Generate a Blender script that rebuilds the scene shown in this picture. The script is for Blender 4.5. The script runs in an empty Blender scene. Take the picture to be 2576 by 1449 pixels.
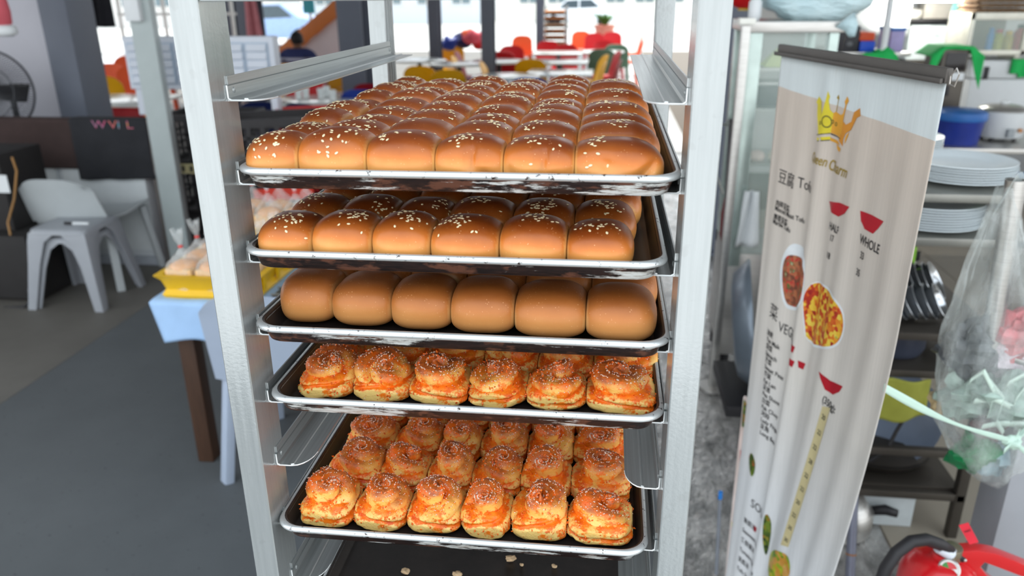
import bpy, bmesh, math, random
import numpy as np
from mathutils import Vector, Matrix, noise
R = math.radians
rng = random.Random(7)
scn = bpy.context.scene
col = scn.collection

# ---------------------------------------------------------------- camera
cam_d = bpy.data.cameras.new('camera'); cam = bpy.data.objects.new('camera', cam_d); col.objects.link(cam)
yaw, pitch, roll = -0.121981522, 0.362565576, -0.008000368
fw = Vector((math.sin(yaw)*math.cos(pitch), math.cos(yaw)*math.cos(pitch), -math.sin(pitch)))
rt = Vector((math.cos(yaw), -math.sin(yaw), 0)); up = rt.cross(fw)
rt, up = rt*math.cos(roll)+up*math.sin(roll), -rt*math.sin(roll)+up*math.cos(roll)
m3 = Matrix((rt, up, -fw)).transposed()
cam.matrix_world = Matrix.Translation((0.14126, -0.70167, 1.65)) @ m3.to_4x4()
cam_d.sensor_width = 36; cam_d.lens = 27.277; cam_d.clip_start = 0.02; cam_d.clip_end = 300
cam_d.dof.use_dof = True; cam_d.dof.focus_distance = 0.86; cam_d.dof.aperture_fstop = 5.2
scn.camera = cam

# ---------------------------------------------------------------- daylight and exposure
world = bpy.data.worlds.new('World'); scn.world = world; world.use_nodes = True
wt = world.node_tree; bg = wt.nodes['Background']
wtc = wt.nodes.new('ShaderNodeTexCoord'); wsep = wt.nodes.new('ShaderNodeSeparateXYZ'); wr = wt.nodes.new('ShaderNodeValToRGB')
wt.links.new(wtc.outputs['Generated'], wsep.inputs[0]); wt.links.new(wsep.outputs['Z'], wr.inputs['Fac'])
wr.color_ramp.elements[0].color = (0.95, 0.98, 1.0, 1); wr.color_ramp.elements[1].color = (0.80, 0.90, 1.0, 1)
wt.links.new(wr.outputs['Color'], bg.inputs['Color'])
bg.inputs['Strength'].default_value = 1.15
sun_d = bpy.data.lights.new('sun', 'SUN'); sun = bpy.data.objects.new('sun', sun_d); col.objects.link(sun)
sun_d.energy = 2.2; sun_d.angle = R(2); sun_d.color = (1, .96, .88)
sun.rotation_euler = Vector((0.03, -0.36, -0.93)).to_track_quat('-Z', 'Y').to_euler()
sun.location = (4, 10, 8)
vs = scn.view_settings
scn.display_settings.display_device = 'sRGB'
vs.view_transform = 'Standard'; vs.look = 'None'; vs.gamma = 1; vs.use_curve_mapping = False; vs.exposure = 1.0

# ---------------------------------------------------------------- materials
def lin(c):
    f = lambda v: (v/255/12.92 if v <= 10 else ((v/255+.055)/1.055)**2.4)
    return (f(c[0]), f(c[1]), f(c[2]), 1)
class NT:
    def __init__(s, name):
        s.m = bpy.data.materials.new(name); s.m.use_nodes = True; s.t = s.m.node_tree; s.b = s.t.nodes['Principled BSDF']
    def n(s, typ, **kw):
        x = s.t.nodes.new(typ)
        for k, v in kw.items():
            if k in x.inputs: x.inputs[k].default_value = v
            else: setattr(x, k, v)
        return x
    def l(s, a, b): s.t.links.new(a, b)
    def coord(s, scale=(1, 1, 1), kind='Object', rnd=0):
        tc = s.n('ShaderNodeTexCoord'); mp = s.n('ShaderNodeMapping'); mp.inputs['Scale'].default_value = scale
        s.l(tc.outputs[kind], mp.inputs['Vector'])
        if rnd:
            oi = s.n('ShaderNodeObjectInfo'); c = s.n('ShaderNodeMath', operation='MULTIPLY'); c.inputs[1].default_value = rnd; s.l(oi.outputs['Random'], c.inputs[0]); s.l(c.outputs[0], mp.inputs['Location'])
        return mp.outputs['Vector']
    def noise(s, vec, scale, detail=3, rough=.6):
        x = s.n('ShaderNodeTexNoise', Scale=scale, Detail=detail, Roughness=rough); s.l(vec, x.inputs['Vector']); return x.outputs['Fac']
    def ramp(s, fac, stops):
        x = s.n('ShaderNodeValToRGB'); e = x.color_ramp.elements
        while len(e) < len(stops): e.new(.5)
        for i, (p, c) in enumerate(stops): e[i].position = p; e[i].color = c if len(c) == 4 else lin(c)
        s.l(fac, x.inputs['Fac']); return x.outputs['Color']
    def mix(s, fac, a, b):
        x = s.n('ShaderNodeMix', data_type='RGBA')
        for v, i in ((fac, 0), (a, 6), (b, 7)):
            if hasattr(v, 'is_linked'): s.l(v, x.inputs[i])
            else: x.inputs[i].default_value = v if i == 0 else (v if len(v) == 4 else lin(v))
        return x.outputs[2]
    def attr(s, name):
        x = s.n('ShaderNodeAttribute'); x.attribute_name = name; return x.outputs['Fac']
    def math(s, op, a, b=0.0):
        x = s.n('ShaderNodeMath', operation=op)
        for i, v in enumerate((a, b)):
            if hasattr(v, 'is_linked'): s.l(v, x.inputs[i])
            else: x.inputs[i].default_value = v
        return x.outputs[0]
    def bump(s, h, strength=.3, dist=.002):
        x = s.n('ShaderNodeBump', Strength=strength, Distance=dist); s.l(h, x.inputs['Height']); s.l(x.outputs[0], s.b.inputs['Normal'])
    def base(s, c): s.l(c, s.b.inputs['Base Color'])
    def set(s, **kw):
        for k, v in kw.items(): s.b.inputs[k.replace('_', ' ')].default_value = v
        return s.m
_mats = {}
def M(name, c, rough=.5, metal=0., var=.10, scale=12, bump=0, bscale=80, trans=0, alpha=1, stretch=(1, 1, 1), coat=0, ior=1.45):
    if name in _mats: return _mats[name]
    k = NT(name); v = k.coord(stretch); f = k.noise(v, scale)
    a = lin(c); d = lambda q: tuple(min(1, x*q) for x in a[:3])+(1,)
    k.base(k.ramp(f, [(.3, d(1-var)), (.7, d(1+var))]))
    k.set(Roughness=rough, Metallic=metal, Alpha=alpha, IOR=ior)
    k.b.inputs['Transmission Weight'].default_value = trans; k.b.inputs['Coat Weight'].default_value = coat
    if bump: k.bump(k.noise(v, bscale), bump)
    _mats[name] = k.m; return k.m

# ---------------------------------------------------------------- mesh builder
class MB:
    def __init__(s): s.v = []; s.f = []; s.mi = []
    def add(s, vs, fs, mi=0):
        o = len(s.v); s.v += [tuple(p) for p in vs]; s.f += [tuple(i+o for i in f) for f in fs]; s.mi += [mi]*len(fs); return s
    def box(s, x0, x1, y0, y1, z0, z1, mi=0, rot=0, tilt=None):
        c = Vector(((x0+x1)/2, (y0+y1)/2, (z0+z1)/2)); h = Vector((abs(x1-x0)/2, abs(y1-y0)/2, abs(z1-z0)/2))
        mt = tilt if tilt is not None else Matrix.Rotation(rot, 3, 'Z')
        vs = [c+mt @ Vector((sx*h.x, sy*h.y, sz*h.z)) for sx in (-1, 1) for sy in (-1, 1) for sz in (-1, 1)]
        return s.add(vs, [(0, 1, 3, 2), (4, 6, 7, 5), (0, 4, 5, 1), (2, 3, 7, 6), (0, 2, 6, 4), (1, 5, 7, 3)], mi)
    def bar(s, p, q, w, h=None, upv=(0, 0, 1), mi=0):
        p = Vector(p); q = Vector(q); d = (q-p).normalized(); h = h or w
        a = d.cross(Vector(upv))
        if a.length < 1e-4: a = d.cross(Vector((0, 1, 0)))
        a.normalize(); b = a.cross(d)
        vs = [e+a*sx*w/2+b*sy*h/2 for e in (p, q) for sx, sy in ((-1, -1), (1, -1), (1, 1), (-1, 1))]
        return s.add(vs, [(0, 1, 2, 3), (7, 6, 5, 4), (0, 4, 5, 1), (1, 5, 6, 2), (2, 6, 7, 3), (3, 7, 4, 0)], mi)
    def tube(s, pts, r, n=10, closed=False, caps=True, mi=0):
        pts = [Vector(p) for p in pts]; N = len(pts); vs = []; fs = []
        rr = r if hasattr(r, '__len__') else [r]*N; a = None
        for i, p in enumerate(pts):
            t = (pts[(i+1) % N]-pts[i-1]) if closed else (pts[min(i+1, N-1)]-pts[max(i-1, 0)])
            t.normalize()
            if a is None:
                a = t.cross(Vector((0, 0, 1)))
                if a.length < 1e-3: a = t.cross(Vector((0, 1, 0)))
            a = (a-t*a.dot(t)).normalized(); b = t.cross(a)
            vs += [p+(a*math.cos(2*math.pi*k/n)+b*math.sin(2*math.pi*k/n))*rr[i] for k in range(n)]
        for i in range(N if closed else N-1):
            j = (i+1) % N
            for k in range(n): fs.append((i*n+k, i*n+(k+1) % n, j*n+(k+1) % n, j*n+k))
        if caps and not closed: fs += [tuple(range(n))[::-1], tuple((N-1)*n+k for k in range(n))]
        return s.add(vs, fs, mi)
    def cyl(s, p, q, r, r2=None, n=20, mi=0): return s.tube([p, q], [r, r if r2 is None else r2], n, mi=mi)
    def lathe(s, prof, c=(0, 0, 0), n=32, mi=0, sx=1, sy=1, mt=None):
        c = Vector(c); vs = []; fs = []; P = len(prof)
        for (r, z) in prof:
            for k in range(n):
                w = Vector((r*math.cos(2*math.pi*k/n)*sx, r*math.sin(2*math.pi*k/n)*sy, z))
                vs.append(c+(mt @ w if mt is not None else w))
        for i in range(P-1):
            for k in range(n): fs.append((i*n+k, i*n+(k+1) % n, (i+1)*n+(k+1) % n, (i+1)*n+k))
        if prof[0][0] > 1e-6: fs.append(tuple(range(n))[::-1])
        if prof[-1][0] > 1e-6: fs.append(tuple((P-1)*n+k for k in range(n)))
        return s.add(vs, fs, mi)
    def ball(s, c, r, n=16, m=10, mi=0, mt=None):
        r = r if hasattr(r, '__len__') else (r, r, r); c = Vector(c)
        prof = [(max(math.sin(math.pi*i/m), 1e-4), -math.cos(math.pi*i/m)) for i in range(m+1)]
        vs = []; fs = []
        for (q, z) in prof:
            for k in range(n):
                w = Vector((q*math.cos(2*math.pi*k/n)*r[0], q*math.sin(2*math.pi*k/n)*r[1], z*r[2])); vs.append(c+(mt @ w if mt is not None else w))
        for i in range(m):
            for k in range(n): fs.append((i*n+k, i*n+(k+1) % n, (i+1)*n+(k+1) % n, (i+1)*n+k))
        return s.add(vs, fs, mi)
    def prism(s, poly, off, mi=0):
        a = [Vector(p) for p in poly]; o = Vector(off); n = len(a)
        fs = [tuple(range(n)), tuple(range(2*n-1, n-1, -1))]+[(i, i+n, (i+1) % n+n, (i+1) % n) for i in range(n)]
        return s.add(a+[p+o for p in a], fs, mi)
    def grid(s, fn, nu, nv, thick=0, mi=0):
        P = [[Vector(fn(i/nu, j/nv)) for j in range(nv+1)] for i in range(nu+1)]
        vs = [p for r_ in P for p in r_]; W = nv+1
        fs = [(i*W+j, (i+1)*W+j, (i+1)*W+j+1, i*W+j+1) for i in range(nu) for j in range(nv)]
        if thick:
            bm = bmesh.new(); bv = [bm.verts.new(p) for p in vs]
            for f in fs: bm.faces.new([bv[i] for i in f])
            bm.normal_update(); n0 = len(vs)
            vs2 = [v.co-v.normal*thick for v in bm.verts]; bm.free()
            ed = [(i*W, (i+1)*W) for i in range(nu)]+[((i+1)*W+nv, i*W+nv) for i in range(nu)]+[(j+1, j) for j in range(nv)]+[(nu*W+j, nu*W+j+1) for j in range(nv)]
            fs = fs+[tuple(i+n0 for i in f[::-1]) for f in fs]+[(b, a, a+n0, b+n0) for a, b in ed]; vs = vs+vs2
        return s.add(vs, fs, mi)
    def build(s, name, mats, parent=None, bevel=0, smooth=35, seg=2, kind=None, loc=None):
        o0 = Vector(loc) if loc is not None else Vector((0, 0, 0))
        if parent is not None: o0 = wloc(parent)
        me = bpy.data.meshes.new(name)
        me.from_pydata([tuple(Vector(p)-o0) for p in s.v] if parent is not None else [tuple(p) for p in s.v], [], s.f)
        mats = mats if isinstance(mats, (list, tuple)) else [mats]
        for m in mats: me.materials.append(m)
        if len(mats) > 1:
            for p, i in zip(me.polygons, s.mi): p.material_index = i
        bm = bmesh.new(); bm.from_mesh(me); bmesh.ops.recalc_face_normals(bm, faces=bm.faces[:])
        if bevel:
            es = [e for e in bm.edges if len(e.link_faces) == 2 and e.calc_face_angle(0) > R(40)]
            bmesh.ops.bevel(bm, geom=es, offset=bevel, segments=seg, affect='EDGES', profile=.6, clamp_overlap=True)
        bm.to_mesh(me); bm.free()
        if smooth:
            me.shade_smooth(); me.set_sharp_from_angle(angle=R(smooth))
        o = bpy.data.objects.new(name, me); col.objects.link(o)
        if parent is not None: o.parent = parent
        elif loc is not None: o.location = loc
        if kind: o['kind'] = kind
        return o
def wloc(o):
    v = Vector((0, 0, 0))
    while o is not None: v += o.location; o = o.parent
    return v
def tag(o, label, cat, group=None):
    o['label'] = label; o['category'] = cat
    if group: o['group'] = group
    return o
def thing(name, label, cat, loc, group=None):
    o = bpy.data.objects.new(name, None); col.objects.link(o); o.location = loc; o.empty_display_size = .05
    return tag(o, label, cat, group)
def struct(o): o['kind'] = 'structure'; return o
def copy_tree(o, parent=None):
    c = o.copy(); col.objects.link(c)
    if parent is not None: c.parent = parent
    for ch in list(o.children): copy_tree(ch, c)
    return c
ORD = ['first', 'second', 'third', 'fourth', 'fifth', 'sixth', 'seventh', 'eighth', 'ninth', 'tenth']

# ================================================================ setting: floor, walls, roof, columns
k = NT('painted concrete'); v = k.coord()
c1 = k.ramp(k.noise(v, 1.3, 6, .65), [(.3, (80, 84, 86)), (.7, (93, 97, 99))])
spk = k.ramp(k.noise(v, 55, 3), [(.27, (60, 62, 64)), (.34, (255, 255, 255))])
mx = k.n('ShaderNodeMix', data_type='RGBA', blend_type='MULTIPLY'); mx.inputs[0].default_value = .8
k.l(c1, mx.inputs[6]); k.l(spk, mx.inputs[7]); k.base(mx.outputs[2]); k.bump(k.noise(v, 40), .15)
mconc = k.set(Roughness=.55)
k = NT('bare concrete'); v = k.coord()
k.base(k.ramp(k.noise(v, 1.6, 7, .7), [(.3, (90, 87, 82)), (.7, (108, 105, 99))])); k.bump(k.noise(v, 30), .2); mtan = k.set(Roughness=.6)
k = NT('wet rough cement'); v = k.coord((1, .6, 1))
k.base(k.ramp(k.noise(v, 7, 8, .75), [(.3, (112, 112, 112)), (.7, (236, 235, 232))]))
k.l(k.ramp(k.noise(v, 9, 4), [(.4, (34, 34, 34)), (.7, (100, 100, 100))]), k.b.inputs['Roughness'])
k.bump(k.noise(v, 20, 6, .6), .9, .03); mwet = k.set(IOR=1.6, Metallic=.65)
struct(MB().box(-2.43, .36, -2.5, 24, -.1, 0).build('floor', mconc, smooth=0))
struct(MB().box(-12, -2.43, -2.5, 24, -.1, .001).build('floor', mtan, smooth=0))
struct(MB().grid(lambda u, v: (.36+.72*u, -2.5+10.5*v, .010*noise.noise((u*5, v*46, 3))+.008*noise.noise((u*13, v*120, 1))-.006), 36, 300).build('floor', mwet, smooth=180))
k = NT('worn aisle cement'); v = k.coord(); k.base(k.ramp(k.noise(v, 3, 6), [(.3, (170, 168, 164)), (.7, (205, 203, 199))])); k.bump(k.noise(v, 14), .3, .01); mais = k.set(Roughness=.3)
struct(MB().box(.36, 1.08, 8, 24, -.1, 0).build('floor', mais, smooth=0))
# kitchen tiles, each a part of the floor it belongs to
mt_ = M('beige floor tile', (150, 142, 128), .35, var=.06, scale=4)
mgr = M('tile grout', (110, 102, 92), .8)
kf = struct(MB().box(1.08, 9, -2.5, 24, -.1, -.004).build('floor', mgr, smooth=0))
for i in range(6):
    for j in range(11):
        x = 1.083+i*.6; y = -1.0+j*.6
        o = MB().box(x+.002, x+.597, y+.002, y+.597, -.03, 0).build('tile', mt_, kf, bevel=.0015, smooth=0, seg=1)
        if x > 9: break
struct(MB().box(-60, 60, 24, 140, -.15, -.05).build('floor', M('sunlit road', (200, 200, 196), .8, var=.05), smooth=0))
mroof = M('grey roof sheet', (150, 152, 154), .7)
struct(MB().box(-14, .35, .4, 13, 3.6, 3.7).build('ceiling', mroof, smooth=0))
struct(MB().box(1.2, 9, .4, 13, 3.6, 3.7).build('ceiling', mroof, smooth=0))
struct(MB().box(.35, 1.2, .4, 7.5, 3.6, 3.7).build('ceiling', mroof, smooth=0))
mwall = M('pale grey painted wall', (186, 186, 194), .75, var=.03, scale=3)
mcol = M('blue grey painted column', (98, 104, 116), .55, var=.04, scale=4)
mwhite = M('white painted wall', (222, 220, 216), .7, var=.03)
# grey wall panel beside the fan
x0, x1, z0, z1 = (-4.107, -3.5819, 1.7356, 0.7869)
struct(MB().box(x0-.55, (-3.7624, 4.6, 1.0992)[0], 4.6, 4.8, 0, 3.6).build('wall_left', mwall, smooth=0))
struct(MB().box((-3.7028, 4.45, 1.1146)[0], (-3.4969, 4.45, 1.1155)[0], 4.45, 4.75, 0, 3.6).build('trim_1', mcol, bevel=.008))
# kitchen walls
struct(MB().box(1.32, 9, 7.0, 7.2, 0, 3.6).build('wall_back', M('kitchen wall', (205, 205, 202), .6, var=.03), smooth=0))

def column(label, x0, x1, y, d, flange=None):
    t = thing('steel_column', label, 'column', ((x0+x1)/2, y, 0), 'hall columns')
    w = x1-x0
    m = MB().box(x0, x1, y, y+.02, 0, 3.6).box(x0, x1, y+d-.02, y+d, 0, 3.6).box(x0+w*.35, x0+w*.65, y+.02, y+d-.02, 0, 3.6)
    m.build('shaft', mcol, t, bevel=.004)
    MB().box(x0-.06, x1+.06, y-.06, y+d+.06, 0, .02).build('base_plate', mcol, t, bevel=.004)
    for sx in (x0-.035, x1+.035):
        for sy in (y-.035, y+d+.035): MB().cyl((sx, sy, .02), (sx, sy, .05), .012, n=6).build('anchor_bolt', mcol, t, smooth=0)
    return t
a = (-2.6674, -2.5215, 0.6063, 1.6023); column('wide blue grey column between the stair wall and the man', a[0], a[1]+.12, 7.5, .3)
a = (-2.7244, -2.5503, 0.2974, 1.5667); column('slim dark column left of the pale table with folded clothes', a[0], a[1], 12, .25)
a = (-1.5598, -1.3995, 0.5664, 1.5752); column('dark column standing just behind the blue chair', a[0], a[1], 10, .28)
a = (-1.3709, -1.2078, 0.6018, 1.5261); column('far dark column left of the distant bakery rack', a[0], a[1], 16, .25)
a = (-4.6914, -4.453, 1.1844, 1.5994); column('dark column with a pink cloth hung on it', a[0], a[1], 9.5, .3)
a = (-5.6143, -5.5018, 1.1166, 1.5939); column('far grey column seen beside the front rack post', a[0], a[1], 11, .25)
a = (0.9186, 1.0428, 0.8223, 1.604); column('grey column behind the glass cabinet, below the red lantern', a[0]-.06, a[1], 4.4, .22)

# ================================================================ aluminium bakery rack
k = NT('brushed aluminium'); v = k.coord((40, 40, 2))
f = k.noise(v, 6, 4); v2 = k.coord((1, 1, 1)); sc = k.noise(k.coord((9, 160, 9)), 5, 2)
k.base(k.mix(k.ramp(sc, [(.62, (0, 0, 0)), (.66, (90, 90, 90))]), k.ramp(f, [(.3, (160, 165, 165)), (.7, (170, 175, 175))]), (120, 118, 116)))
k.l(k.ramp(f, [(.3, (108, 108, 108)), (.7, (130, 130, 130))]), k.b.inputs['Roughness'])
k.bump(k.noise(v2, 260), .12, .001); malu = k.set(Metallic=.5)
k = NT('anodised runner'); v = k.coord((1, 1, 1))
k.base(k.ramp(k.noise(k.coord((60, 1, 60)), 4), [(.3, (178, 182, 182)), (.7, (204, 208, 208))])); mrun = k.set(Metallic=.8, Roughness=.34)
mcut = M('cut aluminium edge', (232, 236, 236), .4, .5)
LZ = lambda q: 1.5581-.07949*q
rack = thing('bakery_rack', 'tall aluminium bakery rack holding trays of buns', 'rack', (0, .28, 0))
for sx in (-1, 1):
    xi, xo = sx*.2105, sx*.2375
    for y0, y1 in ((-.031, .022), (.556, .606)):
        p = MB().box(min(xi, xo), max(xi, xo), y0, y1, .10, 1.74).build('post', malu, rack, bevel=.0012, seg=1)
        c = MB().cyl(((xi+xo)/2, (y0+y1)/2, .08), ((xi+xo)/2, (y0+y1)/2, .1), .012).build('caster', malu, rack)
        MB().cyl(((xi+xo)/2-.012, (y0+y1)/2+.01, .045), ((xi+xo)/2+.012, (y0+y1)/2+.01, .045), .0449, n=24).build('wheel', M('black rubber', (40, 40, 42), .7), c)
    # grooves on the inside of the back posts
    for g in (.566, .578, .590): MB().box(xi-sx*.0012, xi, g, g+.004, .11, 1.73).build('groove_rib', malu, rack, smooth=0)
for y0, y1, z0, z1 in ((-.028, .020, 1.6455, 1.69), (.56, .60, 1.69, 1.735), (-.028, .02, .13, .165), (.56, .60, .13, .165)):
    MB().box(-.2105, .2105, y0, y1, z0, z1).build('crossbar', malu, rack, bevel=.001, seg=1)
for sx in (-1, 1):
    MB().box(min(sx*.2105, sx*.2375), max(sx*.2105, sx*.2375), .022, .556, .13, .165).build('side_rail', malu, rack, bevel=.001, seg=1)
    MB().box(min(sx*.2105, sx*.2375), max(sx*.2105, sx*.2375), .022, .556, 1.70, 1.735).build('side_rail', malu, rack, bevel=.001, seg=1)
def runner(level, sx, w=.0365):
    z = LZ(level); t = .0016
    prof = [(0, .0145), (.0012, .0145), (.0016, .003), (.004, t), (.017, t), (.0178, t+.0014), (.0192, t+.0014), (.02, t), (w, t), (w, 0), (0, 0)]
    m = MB(); ys = [0, .0015]+[.004+.006*i for i in range(4)]+[.03, .56, .573]
    def wid(y): return w if y > .03 else w-.020*(1-math.sqrt(max(0, 1-((.03-y)/.03)**2)))
    rings = []
    for y in ys:
        ww = wid(y)
        rings.append([(sx*(.2103-min(a, ww)), y, z+b) for a, b in prof])
    n = len(prof)
    vs = [p for r_ in rings for p in r_]
    fs = [(i*n+j, i*n+(j+1) % n, (i+1)*n+(j+1) % n, (i+1)*n+j) for i in range(len(ys)-1) for j in range(n)]
    m.add(vs, fs); m.add([vs[j] for j in range(n)], [tuple(range(n))], 1); m.add([vs[-n+j] for j in range(n)], [tuple(range(n))])
    # pale deburred lip along the cut front edge
    m.tube([(sx*(.2103-.0006), -.0003, z+.0145), (sx*(.2103-.0008), -.0003, z+.003), (sx*(.2103-.003), -.0003, z+.0008)]+
           [(sx*(.2103-wid(y)+.0004), y, z+.0008) for y in (0, .002, .006, .012, .02, .03)], .0009, 6, mi=1)
    r_ = m.build('runner', [mrun, mcut], rack, smooth=30)
    MB().box(sx*.2090, sx*.2104, .002, .573, z+.0145, z+.0225).build('upper_lip', mrun, r_, smooth=0)
    MB().box(sx*.2086, sx*.2104, .0, .573, z+.0138, z+.0148).build('fold_line', M('runner fold shade', (120, 126, 126), .5, .5), r_, smooth=0)
    for y in (.012, .565): MB().ball((sx*.2088, y, z+.009), (.0012, .0028, .0028), 8, 5).build('rivet', malu, r_)
for lv in range(0, 15):
    for sx in (-1, 1): runner(lv, sx)

# ================================================================ baking trays
k = NT('burnt tray steel'); v = k.coord((16, 16, 130), rnd=37); w_ = k.noise(k.coord((5, 5, 75), rnd=37), 6, 8, .8); f2 = k.noise(v, 3.5, 6, .75)
lf = k.noise(k.coord((1, 1, 6), rnd=37), 11, 2); rs = k.noise(k.coord((1, 1, 3), rnd=37), 26, 5, .7)
worn = k.math('ADD', k.math('ADD', k.math('MULTIPLY', w_, .40), k.math('MULTIPLY', f2, .35)), k.math('MULTIPLY', lf, 1.0))
k.base(k.mix(k.ramp(worn, [(.945, (0, 0, 0)), (.985, (255, 255, 255))]), k.mix(k.ramp(rs, [(.52, (0, 0, 0)), (.62, (255, 255, 255))]), k.ramp(f2, [(.4, (28, 22, 21)), (.65, (50, 34, 30))]), (96, 62, 48)), k.ramp(f2, [(.35, (150, 140, 128)), (.55, (205, 208, 206))])))
k.l(k.ramp(worn, [(.90, (150, 150, 150)), (1.0, (120, 120, 120))]), k.b.inputs['Roughness']); k.bump(worn, .4, .001); mburn = k.set(Metallic=.1, Specular_IOR_Level=.3)
k = NT('tray rim steel'); f2 = k.noise(k.coord((20, 20, 20), rnd=37), 7, 5, .7)
k.base(k.mix(k.ramp(f2, [(.60, (0, 0, 0)), (.66, (255, 255, 255))]), (206, 210, 210), (60, 44, 38))); mrim = k.set(Metallic=.6, Roughness=.36)
k = NT('seasoned tray inside'); f2 = k.noise(k.coord((1, 1, 1)), 14, 5, .7)
k.base(k.ramp(f2, [(.35, (30, 26, 25)), (.65, (48, 42, 40))])); k.bump(f2, .15, .001); mpan = k.set(Roughness=.42)
def rrect(x0, x1, y0, y1, r, z, n=8):
    out = []
    for cx, cy, a0 in ((x1-r, y1-r, 0), (x0+r, y1-r, 90), (x0+r, y0+r, 180), (x1-r, y0+r, 270)):
        for i in range(n+1):
            a = R(a0+90*i/n); out.append((cx+r*math.cos(a), cy+r*math.sin(a), z))
    return out
def baking_tray(label, x0, x1, level, y0=-.03, y1=.572, twist=0):
    z = LZ(level)+.0020; cx = (x0+x1)/2
    t = thing('baking_tray', label, 'tray', (cx, (y0+y1)/2, z), 'baking trays on the rack')
    def loft(rings, name, mats, mis, closed=False, cap0=False, cap1=False):
        m = MB(); n = len(rings[0]); vs = [p for r_ in rings for p in r_]; fs = []
        for i in range(len(rings)-(0 if closed else 1)):
            j = (i+1) % len(rings)
            m2 = [(i*n+q, i*n+(q+1) % n, j*n+(q+1) % n, j*n+q) for q in range(n)]
            fs += m2; m.mi += [mis[i]]*n
        m.v = vs; m.f = fs
        if cap0: m.f.append(tuple(range(n))); m.mi.append(mis[0])
        if cap1: m.f.append(tuple((len(rings)-1)*n+q for q in range(n))); m.mi.append(mis[-1])
        return m.build(name, mats, t, smooth=50)
    rr = lambda ins, dz, rad: rrect(x0+ins, x1-ins, y0+ins, y1-ins, rad, z+dz)
    H = .021
    rings = [rr(.0125, 0, .018), rr(.0105, .0012, .02), rr(.0045, H-.004, .025), rr(.0052, H-.003, .024), rr(.0060, H-.004, .024), rr(.0118, .0022, .018), rr(.0135, .0012, .016)]
    loft(rings, 'pan', [mburn, mpan], [0, 0, 0, 1, 1, 1, 1], cap0=True, cap1=True)
    rim = []
    for i in range(10):
        a = 2*math.pi*i/10; rim.append(rr(.0035-.0036*math.cos(a), H-.0036+.0036*math.sin(a), .026))
    loft(rim, 'rolled_rim', [mrim, mpan], [0, 0, 0, 1, 1, 0, 0, 0, 0, 0], closed=True)
    return t
baking_tray('topmost black baking tray, full of sesame buns', -.2030, .2090, 1)
baking_tray('second black baking tray from the top, sesame buns pushed left', -.2070, .2020, 2)
baking_tray('black baking tray of plain buns, third from the top', -.2070, .2095, 3)
baking_tray('black baking tray of orange swirl buns just under the plain buns', -.2005, .2085, 4)
baking_tray('lowest filled black baking tray, orange swirl buns', -.2090, .2010, 6, y0=-.034, y1=.568)
baking_tray('empty black baking tray with crumbs at the bottom', -.2050, .2060, 8)

# ================================================================ bread
def bread_mat(name, top, mid, low, kiss, rough):
    k = NT(name); v = k.coord(); f = k.noise(v, 22, 4); b = k.attr('bake')
    bb = k.math('ADD', b, k.math('MULTIPLY', k.math('SUBTRACT', f, .5), .35))
    c = k.ramp(bb, [(.0, low), (.42, mid), (.95, top)])
    c = k.mix(k.attr('kiss'), c, kiss)
    sp = k.n('ShaderNodeTexVoronoi', Scale=330.0); k.l(v, sp.inputs['Vector'])
    sm = k.math('MULTIPLY', k.math('LESS_THAN', sp.outputs['Distance'], .17), k.ramp(k.noise(v, 120), [(.5, (0, 0, 0)), (.6, (255, 255, 255))]))
    c = k.mix(k.math('MULTIPLY', sm, .45), c, (240, 190, 140))
    k.base(c); k.bump(k.math('ADD', k.noise(v, 300, 3), k.math('MULTIPLY', k.noise(v, 70), .8)), .10, .0012)
    k.b.inputs['Subsurface Weight'].default_value = .06; k.b.inputs['Subsurface Radius'].default_value = (.004, .002, .001)
    return k.set(Roughness=rough, Specular_IOR_Level=.45)
mbun = bread_mat('glazed sesame crust', (124, 56, 16), (202, 116, 46), (232, 166, 92), (238, 198, 126), .33)
mplain = bread_mat('plain bun crust', (146, 82, 34), (194, 120, 58), (216, 150, 86), (236, 200, 136), .42)
mseed = M('sesame seed', (238, 220, 178), .5, var=.08, scale=200)
def sm(a, b, x):
    t = min(1, max(0, (x-a)/(b-a))); return t*t*(3-2*t)
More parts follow.
